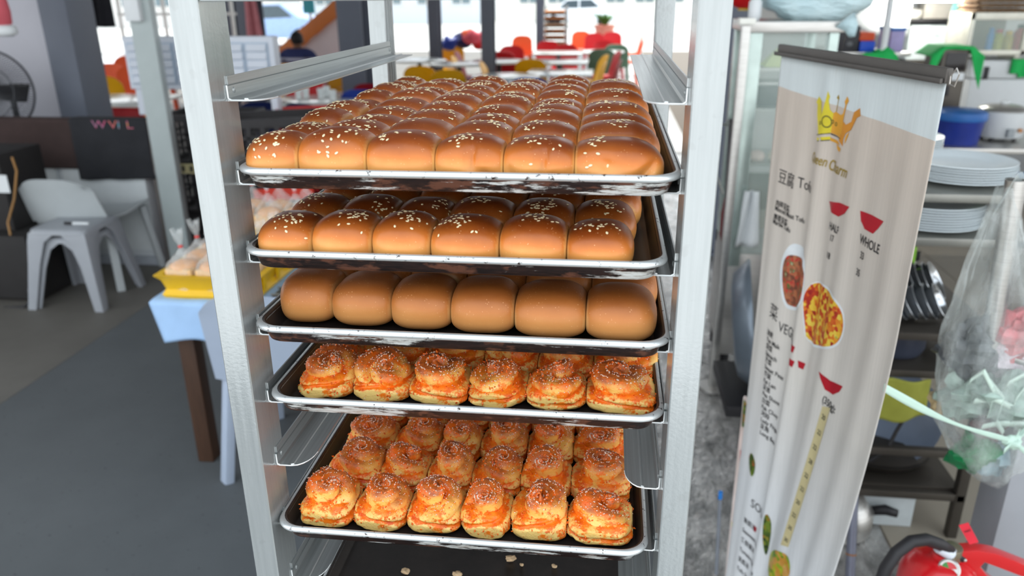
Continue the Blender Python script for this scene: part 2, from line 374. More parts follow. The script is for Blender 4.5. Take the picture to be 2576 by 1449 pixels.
def bun_mesh(name, mat, hp, H, seed, join, zc=.3, e1=.8, e2=.62, grow=1.10, tuck=.5, dents=(), nu=48, nv=26, amp=.0016, lean=(0, 0)):
    """join = flags for the neighbours at -x, +x, -y, +y; flat pale faces where a neighbour touches"""
    r_ = random.Random(seed); off = Vector((r_.uniform(0, 50), r_.uniform(0, 50), r_.uniform(0, 50)))
    vs = []; bake = []; kiss = []
    sg = lambda a, e: math.copysign(abs(a)**e, a)
    zc *= H
    for j in range(nv+1):
        eta = math.pi/2-math.pi*j/nv; ce, se = math.cos(eta), math.sin(eta)
        for i in range(nu):
            w = 2*math.pi*i/nu
            if se >= 0: rad = abs(ce)**e1; z = zc+(H-zc)*se**(.92)
            else: rad = abs(ce)**tuck; z = zc-zc*abs(se)**.7
            gx = grow if join[1 if math.cos(w) > 0 else 0] else 1.0; gy = grow if join[3 if math.sin(w) > 0 else 2] else 1.0
            x = hp[0]*gx*rad*sg(math.cos(w), e2); y = hp[1]*gy*rad*sg(math.sin(w), e2)
            x += lean[0]*z/H; y += lean[1]*z/H
            nn = noise.noise(Vector((x, y, z))*26+off); n2 = noise.noise(Vector((x, y, z))*75+off)
            q = 1+amp*(nn*14+n2*3); x *= q; y *= q; z *= 1+.5*amp*(nn*16+n2*3)
            for (dx, dz, rx, rz, dep, sl) in dents:
                if y < .006:
                    g_ = dep*math.exp(-abs((x-dx-sl*(z-dz))/rx)**1.5)*math.exp(-((z-dz)/rz)**2)
                    y += g_; z -= g_*.25
            kk = 0
            for ax, s_, fl in ((0, -1, join[0]), (0, 1, join[1]), (1, -1, join[2]), (1, 1, join[3])):
                if fl:
                    c_ = (x, y)[ax]*s_; L = hp[ax]-.0003
                    kk = max(kk, sm(L*.93, L*1.03, c_)*(1-.75*sm(.35, .85, z/H)))
                    if c_ > L*.92: c_ = L*.92+(L*.11)*(1-math.exp(-(c_-L*.92)/(L*.11)))
                    if ax == 0: x = c_*s_
                    else: y = c_*s_
            vs.append((x, y, max(z, 0)))
            bake.append(sm(.28, 1.03, z/H)+.14*nn); kiss.append(kk)
    fs = [(j*nu+i, (j+1)*nu+i, (j+1)*nu+(i+1) % nu, j*nu+(i+1) % nu) for j in range(nv) for i in range(nu)]
    me = bpy.data.meshes.new(name); me.from_pydata(vs, [], fs); me.materials.append(mat); me.shade_smooth()
    for nm, dat in (('bake', bake), ('kiss', kiss)):
        at = me.attributes.new(nm, 'FLOAT', 'POINT'); at.data.foreach_set('value', dat)
    bm = bmesh.new(); bm.from_mesh(me); bmesh.ops.remove_doubles(bm, verts=bm.verts[:], dist=1e-6); bmesh.ops.recalc_face_normals(bm, faces=bm.faces[:]); bm.to_mesh(me); bm.free()
    return me
def seed_mesh(me, n, seed, c=(0, 0), spread=.014, sz=.00175, top=.5):
    r_ = random.Random(seed); H = max(v.co.z for v in me.vertices)
    cand = [v for v in me.vertices if v.co.z > H*top and v.normal.z > .25]; m = MB()
    trunk = [(c[0]+r_.gauss(0, spread*.6), c[1]+r_.gauss(0, spread*.5)) for _ in range(3)]
    for i in range(n):
        if r_.random() < .82:
            t_ = r_.choice(trunk); p = Vector((t_[0]+r_.gauss(0, spread*.42), t_[1]+r_.gauss(0, spread*.42)))
        else: p = Vector((r_.uniform(-.027, .027), r_.uniform(-.03, .027)))
        v = min(cand, key=lambda q: (q.co.x-p.x)**2+(q.co.y-p.y)**2)
        N = v.normal; T = N.orthogonal().normalized(); B_ = N.cross(T); o = v.co+T*r_.uniform(-.0016, .0016)+B_*r_.uniform(-.0016, .0016)
        a = r_.uniform(0, 6.28); A = T*math.cos(a)+B_*math.sin(a); C_ = N.cross(A); s_ = sz*r_.uniform(.85, 1.15)
        vs = []
        for (u_, wd) in ((-1, .12), (-.55, .55), (.1, .66), (.65, .48), (1, .1)):
            for q in range(6):
                g = 2*math.pi*q/6; vs.append(o+N*(.0004+s_*.30*wd*math.sin(g))+A*s_*u_+C_*s_*wd*math.cos(g))
        m.add(vs, [(q*6+g, q*6+(g+1) % 6, q*6+6+(g+1) % 6, q*6+6+g) for q in range(4) for g in range(6)]+[tuple(range(6)), tuple(range(24, 30))])
    s2 = bpy.data.meshes.new('sesame_seeds'); s2.from_pydata(m.v, [], m.f); s2.materials.append(mseed); s2.shade_smooth(); return s2
def put_bun(name, me, seeds, loc, label, group, rot=0, sc=1):
    o = bpy.data.objects.new(name, me); col.objects.link(o); o.location = loc; o.rotation_euler.z = rot; o.scale = (1, 1, sc)
    tag(o, label, 'bun', group)
    for nm, s_ in (seeds or []):
        c = bpy.data.objects.new(nm, s_); col.objects.link(c); c.parent = o
        if nm != 'coil': c['kind'] = 'stuff'
    return o
def rowname(r): return 'front row' if r == 0 else ORD[r]+' row from the front'
# tray 1: six by nine sesame buns
z1 = LZ(1)+.0034
XB = [-.2005, -.1440, -.0785, -.0140, .0490, .1140, .1960]; CS = (.004, -.003, .005, -.002, .003, -.004); RY = .0640; Y1 = -.0215
for r in range(9):
    for c in range(6):
        hx = (XB[c+1]-XB[c])/2; jn = (c > 0, c < 5, r > 0, r < 8)
        if r == 0 and c in (3, 4, 5):
            dn = {3: [(.003, .030, .004, .014, .008, .1), (.016, .016, .008, .005, .004, -.8), (-.02, .014, .014, .004, .002, .5)], 4: [(.004, .028, .004, .014, .008, .2), (.004, .014, .022, .004, .004, 1.2), (-.024, .016, .006, .010, .003, -.4)], 5: [(-.012, .026, .010, .007, .007, -.6), (.022, .020, .006, .010, .008, .8), (.006, .012, .020, .004, .002, 0)]}[c]
        else: dn = ()
        # far rows repeat an earlier row's shapes
        sd = 100+r*6+c
        me = bun_mesh('sesame_bun', mbun, (hx, RY/2), .0480+rng.uniform(-.004, .005), sd, jn, zc=.48, e1=.84, e2=.70, tuck=.62, grow=1.20, dents=dn, nu=(110 if dn else 56) if r < 3 else 36, nv=(60 if dn else 28) if r < 3 else 18, lean=((.004 if c == 5 else -.003 if c == 0 else 0)*-1, .003 if r == 0 else 0))
        n = (20 if r == 0 and c > 1 else 30) + rng.randint(-6, 8)
        if c == 0: n += 22
        sdm = seed_mesh(me, n, sd+900, (rng.uniform(-.010, .010), rng.uniform(-.014, -.006) if r == 0 else rng.uniform(-.010, .006)), .015)
        put_bun('sesame_bun', me, [('sesame_seeds', sdm)], ((XB[c]+XB[c+1])/2, Y1+RY*(r+.5)+(CS[c]+rng.uniform(-.002, .002) if r else 0), z1),
                'glossy sesame bun on the topmost tray, %s, %s from left' % (rowname(r), ORD[c]), 'sesame buns on the topmost tray')
# tray 2
z2 = LZ(2)+.0034
XB2 = [-.1985, -.1400, -.0800, -.0225, .0440, .1080, .1715]
for r in range(8):
    for c in range(6):
        sh = (0, .004, .012, .014, .014, .014, .012, .01)[r]
        x0, x1 = XB2[c]+sh, XB2[c+1]+sh; sd = 300+r*6+c
        me = bun_mesh('sesame_bun', mbun, ((x1-x0)/2, .036), .0455+rng.uniform(-.003, .002), sd, (c > 0, c < 5, r > 0, r < 7), zc=.46, e1=.80, e2=.68, tuck=.62, grow=1.15, nu=48 if r < 2 else 32, nv=24 if r < 2 else 16)
        sdm = seed_mesh(me, rng.randint(20, 40), sd+900, (rng.uniform(-.012, .012), rng.uniform(-.014, -.002)), .014)
        put_bun('sesame_bun', me, [('sesame_seeds', sdm)], ((x0+x1)/2, -.020+.072*(r+.5), z2),
                'glossy sesame bun on the second tray, %s, %s from left' % (rowname(r), ORD[c]), 'sesame buns on the second tray')
# tray 3: plain
z3 = LZ(3)+.0034
XB3 = [-.1975, -.1370, -.0735, -.0105, .0555, .1275, .1985]
for r in range(4):
    for c in range(6):
        x0, x1 = XB3[c], XB3[c+1]; sd = 500+r*6+c
        me = bun_mesh('plain_bun', mplain, ((x1-x0)/2, .0375), .0500+rng.uniform(-.002, .003), sd, (c > 0, c < 5, r > 0, True), zc=.46, e1=.62, e2=.66, tuck=.62, grow=1.13, amp=.0022)
        put_bun('plain_bun', me, None, ((x0+x1)/2+(.004 if r else 0), .012+.075*(r+.5)-(.003*c if r == 0 else .003*c), z3),
                'plain brown bun on the third tray, %s, %s from left' % (rowname(r), ORD[c]), 'plain buns on the third tray')
# orange swirl buns
k = NT('swirl bun crumb'); v = k.coord(); f = k.noise(v, 42, 6, .72); f2 = k.noise(v, 210, 4, .7); f3 = k.noise(v, 95, 4, .6); g = k.attr('groove'); b = k.attr('bake')
dough = k.ramp(k.math('ADD', b, k.math('MULTIPLY', k.math('SUBTRACT', f3, .5), .3)), [(.10, (246, 208, 124)), (.45, (240, 182, 88)), (.75, (232, 158, 72)), (1.0, (190, 100, 40))])
cm = k.math('ADD', k.math('ADD', k.math('MULTIPLY', f, 1.0), k.math('MULTIPLY', f2, .55)), k.math('ADD', k.math('MULTIPLY', b, .06), k.math('MULTIPLY', g, .22)))
c = k.mix(k.ramp(cm, [(.80, (0, 0, 0)), (.90, (255, 255, 255))]), dough, k.ramp(f3, [(.3, (222, 78, 4)), (.5, (246, 118, 16)), (.72, (250, 144, 34))]))
tm = k.math('MULTIPLY', k.ramp(b, [(.62, (0, 0, 0)), (.98, (255, 255, 255))]), k.ramp(f3, [(.36, (0, 0, 0)), (.58, (255, 255, 255))]))
c = k.mix(k.math('MULTIPLY', tm, .6), c, (146, 60, 26))
k.base(c); k.bump(k.math('ADD', f2, k.math('MULTIPLY', k.noise(v, 480, 2), .6)), .5, .0015); k.b.inputs['Subsurface Weight'].default_value = .08; k.b.inputs['Subsurface Radius'].default_value = (.004, .002, .001); mswirl = k.set(Roughness=.42)
k = NT('sugar crystal'); k.base(k.ramp(k.noise(k.coord(), 300), [(.3, (214, 170, 140)), (.7, (255, 236, 220))])); msug = k.set(Roughness=.15, Alpha=1)
k = NT('orange crumb'); k.base(k.ramp(k.noise(k.coord(), 200), [(.3, (214, 76, 8)), (.7, (244, 124, 22))])); mcrumb = k.set(Roughness=.5)
def swirl_mesh(seed, hp, H):
    """base of the roll plus the coil of dough wound on top of it; H = height of the whole roll"""
    r_ = random.Random(seed); off = Vector((r_.uniform(0, 50), r_.uniform(0, 50), r_.uniform(0, 50))); sg = lambda a, e: math.copysign(abs(a)**e, a)
    hb = H*.56
    def finish(name, vs, fs, bake, gro):
        me = bpy.data.meshes.new(name); me.from_pydata([tuple(p) for p in vs], [], fs); me.materials.append(mswirl); me.shade_smooth()
        for nm, dat in (('bake', bake), ('groove', gro)): me.attributes.new(nm, 'FLOAT', 'POINT').data.foreach_set('value', dat)
        bm = bmesh.new(); bm.from_mesh(me); bmesh.ops.remove_doubles(bm, verts=bm.verts[:], dist=1e-6); bmesh.ops.recalc_face_normals(bm, faces=bm.faces[:]); bm.to_mesh(me); bm.free(); return me
    def fit(p):
        return Vector((max(-hp[0]+.0003, min(hp[0]-.0003, p.x)), max(-hp[1]+.0003, min(hp[1]-.0003, p.y)), max(p.z, 0)))
    nu, nv = 72, 44; vs = []; gro = []; bake = []; ph = r_.random()
    for j in range(nv+1):
        eta = math.pi/2-math.pi*j/nv; ce, se = math.cos(eta), math.sin(eta)
        for i in range(nu):
            w = 2*math.pi*i/nu; rad = abs(ce)**(.55 if se >= 0 else .40); cz = hb*.45
            z = cz+(hb-cz)*(abs(se)**.9) if se >= 0 else cz-cz*abs(se)**.6
            p = Vector((hp[0]*1.05*rad*sg(math.cos(w), .66), hp[1]*1.05*rad*sg(math.sin(w), .66), z)); nrm = (p-Vector((0, 0, cz))).normalized()
            tilt = .22*math.sin(w+ph*6.28); fz = z/hb+tilt-.62
            seam = math.exp(-(fz/.07)**2)*(abs(se) < .9)
            n1 = noise.noise(p*50+off); n2 = noise.noise(p*140+off*2)
            d = -.0042*seam+.0026*n1+.0014*n2+.0006*noise.noise(p*360+off)+.003*noise.noise(p*30+off*3)
            vs.append(fit(p+nrm*d)); gro.append(max(seam, sm(.7, 1, z/hb)*.8)); bake.append(.55*sm(.35, 1.1, z/hb+.15*n1))
    fs = [(j*nu+i, (j+1)*nu+i, (j+1)*nu+(i+1) % nu, j*nu+(i+1) % nu) for j in range(nv) for i in range(nu)]
    base = finish('swirl_bun', vs, fs, bake, gro)
    # coil
    turns = r_.uniform(1.15, 1.7); hand = r_.choice((-1, 1)); N = 76; K = 16; a0 = r_.uniform(0, 6.28); ra = hp[0]*r_.uniform(.38, .46); rb = H*.245
    Rm = min(hp)*1.04-ra*.80; z0, z1 = hb*.86, H-rb*1.0; tl = Matrix.Rotation(r_.uniform(-.05, .50), 3, 'X') @ Matrix.Rotation(r_.uniform(-.35, .35), 3, 'Y'); c0 = Vector((r_.uniform(-.003, .003), r_.uniform(-.005, .001), hb*.8)); vs = []; gro = []; bake = []
    for i in range(N+1):
        t = i/N; an = a0+hand*2*math.pi*turns*t; rr = Rm*(1-t)**.85; z = z0+(z1-z0)*t**.8
        an2 = an+hand*.02; C = Vector((rr*math.cos(an), rr*math.sin(an), z)); tn = Vector((-math.sin(an)*hand, math.cos(an)*hand, .12)).normalized(); o_ = Vector((math.cos(an), math.sin(an), 0)); u_ = Vector((0, 0, 1))
        tap = min(1, (t/.16)**.5 if t < .16 else 1)*(1 if t < .90 else math.sqrt(max(0, 1-((t-.90)/.10)**2)))
        fat = 1+.22*math.sin(9*t+ph*6)
        for q in range(K):
            g = 2*math.pi*q/K; cx, cz_ = sg(math.cos(g), .85), sg(math.sin(g), .85)
            p = C+o_*cx*ra*tap*fat*(1-.22*t)+u_*cz_*rb*(.25+.75*tap)*(1+.15*t)
            n1 = noise.noise(p*52+off); n2 = noise.noise(p*150+off); d = (o_*cx+u_*cz_).normalized()*(.0030*n1+.0016*n2+.0007*noise.noise(p*370+off)+.0045*noise.noise(p*34+off))
            w_ = tl @ (p+d-Vector((0, 0, hb*.8)))+c0; w_ = fit(w_); w_.z = max(w_.z, .004)
            vs.append(w_); bake.append(sm(.32, .98, w_.z/H+.22*n1+.10*cz_)); gro.append(max(0, -cz_*.9+.15, (1-abs(cx))*0, (-cx*.6 if rr > .004 else 0)))
    fs = [(i*K+q, i*K+(q+1) % K, (i+1)*K+(q+1) % K, (i+1)*K+q) for i in range(N) for q in range(K)]+[tuple(range(K)), tuple(N*K+q for q in range(K))]
    coil = finish('coil', vs, fs, bake, gro)
    out = [('coil', coil)]
    for nm, n, mat, s0, s1 in (('sugar_crystals', 800, msug, .00045, .00085), ('orange_crumbs', 230, mcrumb, .0006, .0013)):
        o1 = [v for v in coil.vertices if v.normal.z > .05 and v.co.z > hb*.8]; o2 = [v for v in base.vertices if v.normal.z > -.05 and v.co.z > H*.12]; m = MB()
        for _ in range(n):
            v = r_.choice(o1 if r_.random() < (.82 if nm[0] == 's' else .45) else o2)
            if nm[0] == 's' and r_.random() > .15+.85*sm(.45, .9, v.co.z/H)*sm(.0, .7, v.normal.z): continue
            s_ = r_.uniform(s0, s1); o = v.co+v.normal*s_*.4+Vector((r_.uniform(-1, 1), r_.uniform(-1, 1), 0))*.0009
            e = [Vector((r_.gauss(0, 1), r_.gauss(0, 1), r_.gauss(0, 1))).normalized() for _ in range(2)]
            a = e[0]; b_ = a.cross(e[1]).normalized(); c_ = a.cross(b_); lg = 1.9 if nm[0] == 'o' else 1.0
            m.add([o+a*s_*lg, o-a*s_*lg, o+b_*s_, o-b_*s_, o+c_*s_, o-c_*s_], [(0, 2, 4), (2, 1, 4), (1, 3, 4), (3, 0, 4), (2, 0, 5), (1, 2, 5), (3, 1, 5), (0, 3, 5)])
        s2 = bpy.data.meshes.new(nm); s2.from_pydata([tuple(p) for p in m.v], [], m.f); s2.materials.append(mat); out.append((nm, s2))
    return base, out
z4 = LZ(4)+.0034; z6 = LZ(6)+.0034
swv = [swirl_mesh(700+i, (.0322, .0346), .0400+.001*(i % 3)) for i in range(7)]
XB4 = [-.1830, -.1210, -.0580, .0050, .0670, .1300, .2020]
for r in range(4):
    for c in range(6):
        me, s_ = swv[(r*3+c*2+(c == 5)) % 7]; w = (XB4[c+1]-XB4[c])/2
        o = put_bun('swirl_bun', me, s_, ((XB4[c]+XB4[c+1])/2+(.006 if r else 0), .002+.070*(r+.5)+rng.uniform(-.001, .001), z4),
                'orange sugar-topped swirl bun, fourth tray, %s, %s from left' % (rowname(r), ORD[c]), 'orange swirl buns on the fourth tray', 0, 1+rng.uniform(-.06, .06))
        o.scale.x = w/.0322
swv = [swirl_mesh(800+i, (.0312, .0352), .0500+.0015*(i % 3)) for i in range(8)]
XB6 = [[-.1920, -.1290, -.0680, -.0060, .0500, .1130, .1860], [-.1860, -.1200, -.0600, -.0060, .0540, .1140, .1840]]
for r in range(6):
    for c in range(6):
        me, s_ = swv[(r*3+c*5+(r*c) % 2) % 8]; xb = XB6[min(r, 1)]; w = (xb[c+1]-xb[c])/2
        o = put_bun('swirl_bun', me, s_, ((xb[c]+xb[c+1])/2, -.008+.071*(r+.5)+rng.uniform(-.001, .001), z6),
                'orange sugar-topped swirl bun, lowest filled tray, %s, %s from left' % (rowname(r), ORD[c]), 'orange swirl buns on the lowest filled tray', 0, 1+rng.uniform(-.08, .10)*(r < 2)-(.06 if r > 1 else 0))
        o.scale.x = w/.0312
# crumbs on the empty tray
for i, (x, y, s_) in enumerate(((0.0321, 0.1508, 0.927)[:2]+(.007,), (0.0483, 0.1423, 0.927)[:2]+(.0035,), (-0.105, 0.1105, 0.927)[:2]+(.006,), (0.0924, 0.144, 0.927)[:2]+(.004,), (-0.0354, 0.1137, 0.927)[:2]+(.006,))):
    m = MB().ball((0, 0, s_*.45), (s_, s_*.8, s_*.5), 14, 9)
    m.v = [tuple(Vector(p)*(1+.5*noise.noise(Vector(p)*300+Vector((i*7, 0, 0))))) for p in m.v]; zm = min(p[2] for p in m.v); m.v = [(p[0], p[1], p[2]-zm) for p in m.v]
    o = m.build('bread_crumb', M('dry bread crumb', (222, 190, 150), .9, var=.2, scale=300), loc=(x, y, LZ(8)+.0034), smooth=180)
    tag(o, ['largest tan crumb on the empty bottom tray', 'small white crumb right of the largest crumb on the bottom tray', 'leftmost crumb on the empty bottom tray', 'rightmost crumb on the empty bottom tray', 'crumb at the frame edge between the leftmost and the largest crumbs'][i], 'crumb', 'crumbs on the empty tray')

# ================================================================ hanging menu banner
# BANNER-BEGIN
BL = (0.520, 1.143); BR = (0.648, 0.572); BZ = 1.522; BH = 1.50
def ban(u, v):
    """point of the banner cloth: u across (left to right), v from the rail down"""
    z = BZ-BH*v
    d = BZ-z
    s1 = 1.0-.30*max(0.0, d-.42)**1.55          # the lower right corner curls back
    g = u*s1
    sh = max(0.0, 1-u*1.6)*.030*max(0.0, d-.9)
    A = .15+.85*min(1.0, d/.55)
    w = .010*math.exp(-((u-.30)/.055)**2)-.009*math.exp(-((u-.385)/.034)**2)+.014*math.exp(-((u-.46)/.045)**2)-.004*math.exp(-((u-.62)/.05)**2)+.005*math.exp(-((u-.75)/.06)**2)-.006*math.exp(-((u-.13)/.07)**2)
    w = w*A+.010*math.sin(3.1*u+1.2*d)*A+.0018*math.sin(u*47+2*d)*min(1.0, d*3)
    w += .10*max(0.0, u-.62)**1.5*max(0.0, d-.30)**1.2
    dx, dy = BR[0]-BL[0], BR[1]-BL[1]; L = math.hypot(dx, dy); nx, ny = -dy/L, dx/L
    return (BL[0]+dx*(g-sh)+nx*w, BL[1]+dy*(g-sh)+ny*w, z)
# BANNER-END
mcloth = None
k = NT('banner vinyl'); vy = k.n('ShaderNodeTexCoord'); sp = k.n('ShaderNodeSeparateXYZ'); k.l(vy.outputs['UV'], sp.inputs[0])
beige = k.ramp(sp.outputs['Y'], [(.28, (238, 240, 242)), (.55, (230, 224, 216)), (.93, (212, 198, 184))])
hd = k.math('ADD', sp.outputs['Y'], k.math('MULTIPLY', sp.outputs['X'], .014))
cc = k.mix(k.math('GREATER_THAN', hd, .9535), beige, (222, 230, 230))
stk = k.ramp(k.noise(k.coord((60, 60, 1)), 5, 3), [(.3, (240, 240, 240)), (.7, (255, 255, 255))])
mx = k.n('ShaderNodeMix', data_type='RGBA', blend_type='MULTIPLY'); mx.inputs[0].default_value = .8; k.l(cc, mx.inputs[6]); k.l(stk, mx.inputs[7]); k.base(mx.outputs[2])
mvinyl = k.set(Roughness=.5)
bann = thing('menu_banner', 'beige hanging menu banner with gold crown, facing the aisle', 'banner', (BL[0], BL[1], BZ))
nu, nv = 110, 60
g = MB().grid(ban, nu, nv); nflat = len(g.f)
sheet = g.build('sheet', mvinyl, bann, smooth=180)
uvl = sheet.data.uv_layers.new(name='UVMap'); W = nv+1
for lp in sheet.data.loops:
    i, j = divmod(lp.vertex_index, W); uvl.data[lp.index].uv = (i/nu, 1-j/nv)
sd = sheet.modifiers.new('thickness', 'SOLIDIFY'); sd.thickness = .0006; sd.offset = 0
def bpt(u, v, off=.0009):
    e = 2e-3; p = Vector(ban(u, v)); a = Vector(ban(u+e, v))-p; b = Vector(ban(u, v+e))-p
    n = a.cross(b).normalized()
    if n.x > 0: n = -n
    return p+n*off
mrail = M('grey banner rail', (84, 80, 76), .45, .3)
a = Vector((BL[0], BL[1], BZ+.008)); b = Vector((BR[0], BR[1], BZ+.008)); d = (b-a).normalized()
MB().bar(a-d*.012, b+d*.004, .012, .023).build('rail', mrail, bann, bevel=.003)
MB().bar(a-d*.012+Vector((-.010, 0, -.008)), b+d*.004+Vector((-.010, 0, -.008)), .005, .008).build('rail_lip', mrail, bann, bevel=.001)
e = b+d*.006
MB().tube([e+Vector((.000, -.001, .000)), e+d*.012+Vector((0, 0, .012)), e+d*.020+Vector((0, 0, .004)), e+d*.014+Vector((0, 0, -.014)), e+d*.002+Vector((0, 0, -.012))], .0012, 6, closed=True).build('end_clip', M('clip wire', (190, 186, 180), .4, .8), bann)
UW = .585; VH = BH
def decal(name, poly, mat, off=.0011, steps=1, parent=None):
    """flat print: polygon in (u, v), filled and draped on the cloth"""
    if 'dish' in name:
        for _ in range(2): poly = [q for a_, b_ in zip(poly, poly[1:]+poly[:1]) for q in ((a_[0]*.75+b_[0]*.25, a_[1]*.75+b_[1]*.25), (a_[0]*.25+b_[0]*.75, a_[1]*.25+b_[1]*.75))]
    bm = bmesh.new(); vs = [bm.verts.new((p[0], p[1], 0)) for p in poly]; bm.faces.new(vs)
    bmesh.ops.triangulate(bm, faces=bm.faces[:])
    for _ in range(steps):
        es = [e_ for e_ in bm.edges if e_.calc_length() > .012]
        if es: bmesh.ops.subdivide_edges(bm, edges=es, cuts=1); bmesh.ops.triangulate(bm, faces=bm.faces[:])
    me = bpy.data.meshes.new(name); o0 = wloc(parent or bann)
    for v_ in bm.verts: v_.co = bpt(v_.co.x, v_.co.y, off)-o0
    bm.to_mesh(me); bm.free(); me.materials.append(mat); o = bpy.data.objects.new(name, me); col.objects.link(o); o.parent = parent or bann; return o
def writing(body, u, v, size, mat, name='lettering', sx=1.0, shear=0, off=.0012, slope=0, align='LEFT', weight=0):
    """size = letter height in metres"""
    cu = bpy.data.curves.new('txt', 'FONT'); cu.body = body; cu.size = 1; cu.shear = shear; cu.align_x = align; cu.resolution_u = 3; cu.offset = weight
    to = bpy.data.objects.new('txt', cu); col.objects.link(to); bpy.context.view_layer.update()
    me = bpy.data.meshes.new_from_object(to.evaluated_get(bpy.context.evaluated_depsgraph_get())); bpy.data.objects.remove(to); bpy.data.curves.remove(cu)
    o0 = wloc(bann)
    for p in me.vertices:
        x, y = p.co.x*size*sx*1.38, p.co.y*size*1.38
        p.co = bpt(u+x/UW, v-(y-slope*x)/VH, off)-o0
    me.name = name; me.materials.clear(); me.materials.append(mat); o = bpy.data.objects.new(name, me); col.objects.link(o); o.parent = bann; return o
mblk = M('black print', (38, 36, 38), .5); mgold = M('gold print', (168, 140, 40), .4, .2); myel = M('yellow print', (226, 208, 46), .45); mamb = M('amber print', (226, 160, 46), .45); mred = M('red print', (188, 22, 40), .45)
def px(*pts): return list(pts)
crown_l = [(0.3548, 0.0954), (0.3212, 0.0719), (0.3148, 0.0574), (0.3038, 0.0554), (0.3215, 0.0466), (0.3494, 0.0515), (0.3333, 0.057), (0.3668, 0.0683), (0.391, 0.0649), (0.3929, 0.0483), (0.3862, 0.0451), (0.3907, 0.0367), (0.405, 0.0432), (0.4013, 0.0479), (0.4124, 0.0596), (0.4309, 0.0633), (0.4277, 0.0887)]
crown_r = [(0.4307, 0.0628), (0.4423, 0.0606), (0.4775, 0.0632), (0.4966, 0.0601), (0.5068, 0.0487), (0.4977, 0.0453), (0.5131, 0.0377), (0.5277, 0.0428), (0.5154, 0.0483), (0.5046, 0.0696), (0.503, 0.0919), (0.4776, 0.0901), (0.4277, 0.0887)]
crown_e = [(0.5073, 0.069), (0.5269, 0.0723), (0.5588, 0.0664), (0.5817, 0.0574), (0.5686, 0.0542), (0.604, 0.0475), (0.6138, 0.0565), (0.592, 0.0597), (0.5631, 0.0765), (0.5315, 0.0829), (0.5214, 0.0916), (0.5241, 0.0995), (0.4855, 0.0941), (0.4966, 0.0847)]
decal('crown_front', crown_l, myel, steps=2); decal('crown_side', crown_r, mamb, steps=2); decal('crown_point', crown_e, M('deep amber print', (214, 140, 40), .45), steps=2)
decal('crown_band', [(0.344, 0.1005), (0.4276, 0.0934), (0.4292, 0.0974), (0.3545, 0.104)], myel); decal('crown_band', [(0.43, 0.0948), (0.4834, 0.0963), (0.503, 0.1), (0.4703, 0.0998), (0.4298, 0.099)], mamb)
decal('crown_band', [(0.4706, 0.1003), (0.5125, 0.1034), (0.5067, 0.1085), (0.4797, 0.1059)], mamb)
decal('crown_point', [(0.5316, 0.091), (0.5376, 0.0845), (0.5547, 0.0795), (0.5486, 0.0858), (0.5347, 0.0958)], mamb)
def ring(cu_, rx, ry, wd, mat, name):
    n = 28; o0 = wloc(bann); vs = []; fs = []
    for i in range(n):
        a = 2*math.pi*i/n
        for q in (1, 1-wd): vs.append(bpt(cu_[0]+rx*q*math.cos(a)/UW, cu_[1]+ry*q*math.sin(a)/VH, .0015)-o0)
    for i in range(n): j = (i+1) % n; fs.append((2*i, 2*j, 2*j+1, 2*i+1))
    me = bpy.data.meshes.new(name); me.from_pydata([tuple(p) for p in vs], [], fs); me.materials.append(mat); o = bpy.data.objects.new(name, me); col.objects.link(o); o.parent = bann
ring((0.4026, 0.0756), .016, .012, .22, M('olive outline', (112, 104, 36), .5), 'crown_jewel')
for p in ((0.3656, 0.0794), (0.4314, 0.074), (0.452, 0.0759)): ring(p, .0045, .004, .5, M('olive outline', (112, 104, 36), .5), 'crown_jewel')
for pa in ([(0.3392, 0.0965), (0.4259, 0.0888), (0.4263, 0.0898), (0.3404, 0.0975)], [(0.4279, 0.0892), (0.4988, 0.0912), (0.4996, 0.0921), (0.4285, 0.0907)], [(0.3545, 0.104), (0.4274, 0.0976), (0.4278, 0.0986), (0.3559, 0.105)]): decal('crown_outline', pa, mblk, .0013)
decal('crown_spike', [(0.4425, 0.0611), (0.4486, 0.0447), (0.4388, 0.0432), (0.4481, 0.0387), (0.4554, 0.0434), (0.4515, 0.0456), (0.447, 0.0609)], mgold)
q0 = (0.3112, 0.1341); writing('Queen', q0[0], q0[1], .021, mgold, shear=.35, sx=.82, weight=.01)
q0 = (0.4291, 0.1366); writing('Charm', q0[0], q0[1], .023, mgold, shear=.35, sx=.95, weight=.01)
q0 = (0.098, 0.182); writing('\u8c46\u8150', q0[0], q0[1], .026, mblk)
q0 = (0.2395, 0.1783); writing('Tofu', q0[0], q0[1], .024, mblk)
for t_, p in (('\u8089\u788e\u8c46\u8150', (0.1002, 0.2188)), ('Minced Meat Tofu', (0.0983, 0.2271)), ('\u9ebb\u5a46\u8c46\u8150', (0.0957, 0.2406)), ('Marble Tofu', (0.0931, 0.2485))): writing(t_, p[0], p[1], .0115, mblk, weight=.012)
def bowl(uvs, name='bowl_icon'):
    decal(name, uvs, mred, steps=2)
bowl([(0.4595, 0.1778), (0.5496, 0.1708), (0.6294, 0.1679), (0.6046, 0.1793), (0.5538, 0.189), (0.4988, 0.189)]); bowl([(0.6823, 0.1676), (0.7548, 0.1654), (0.8208, 0.166), (0.7977, 0.1773), (0.7756, 0.1862), (0.7214, 0.1865), (0.6937, 0.1795)])
bowl([(0.6102, 0.4046), (0.6775, 0.4063), (0.7569, 0.3984), (0.7438, 0.4098), (0.709, 0.4216), (0.6598, 0.4238), (0.6259, 0.4116)])
for t_, p, sz in (('HALF', (0.4992, 0.2114), .016), ('17', (0.5157, 0.2255), .014), ('18', (0.5068, 0.2508), .014), ('WHOLE', (0.7024, 0.2061), .018), ('33', (0.7191, 0.2237), .014), ('35', (0.7102, 0.2469), .014), ('(350g):', (0.6569, 0.4437), .017)): writing(t_, p[0], p[1], sz, mblk, weight=.015, sx=.8)
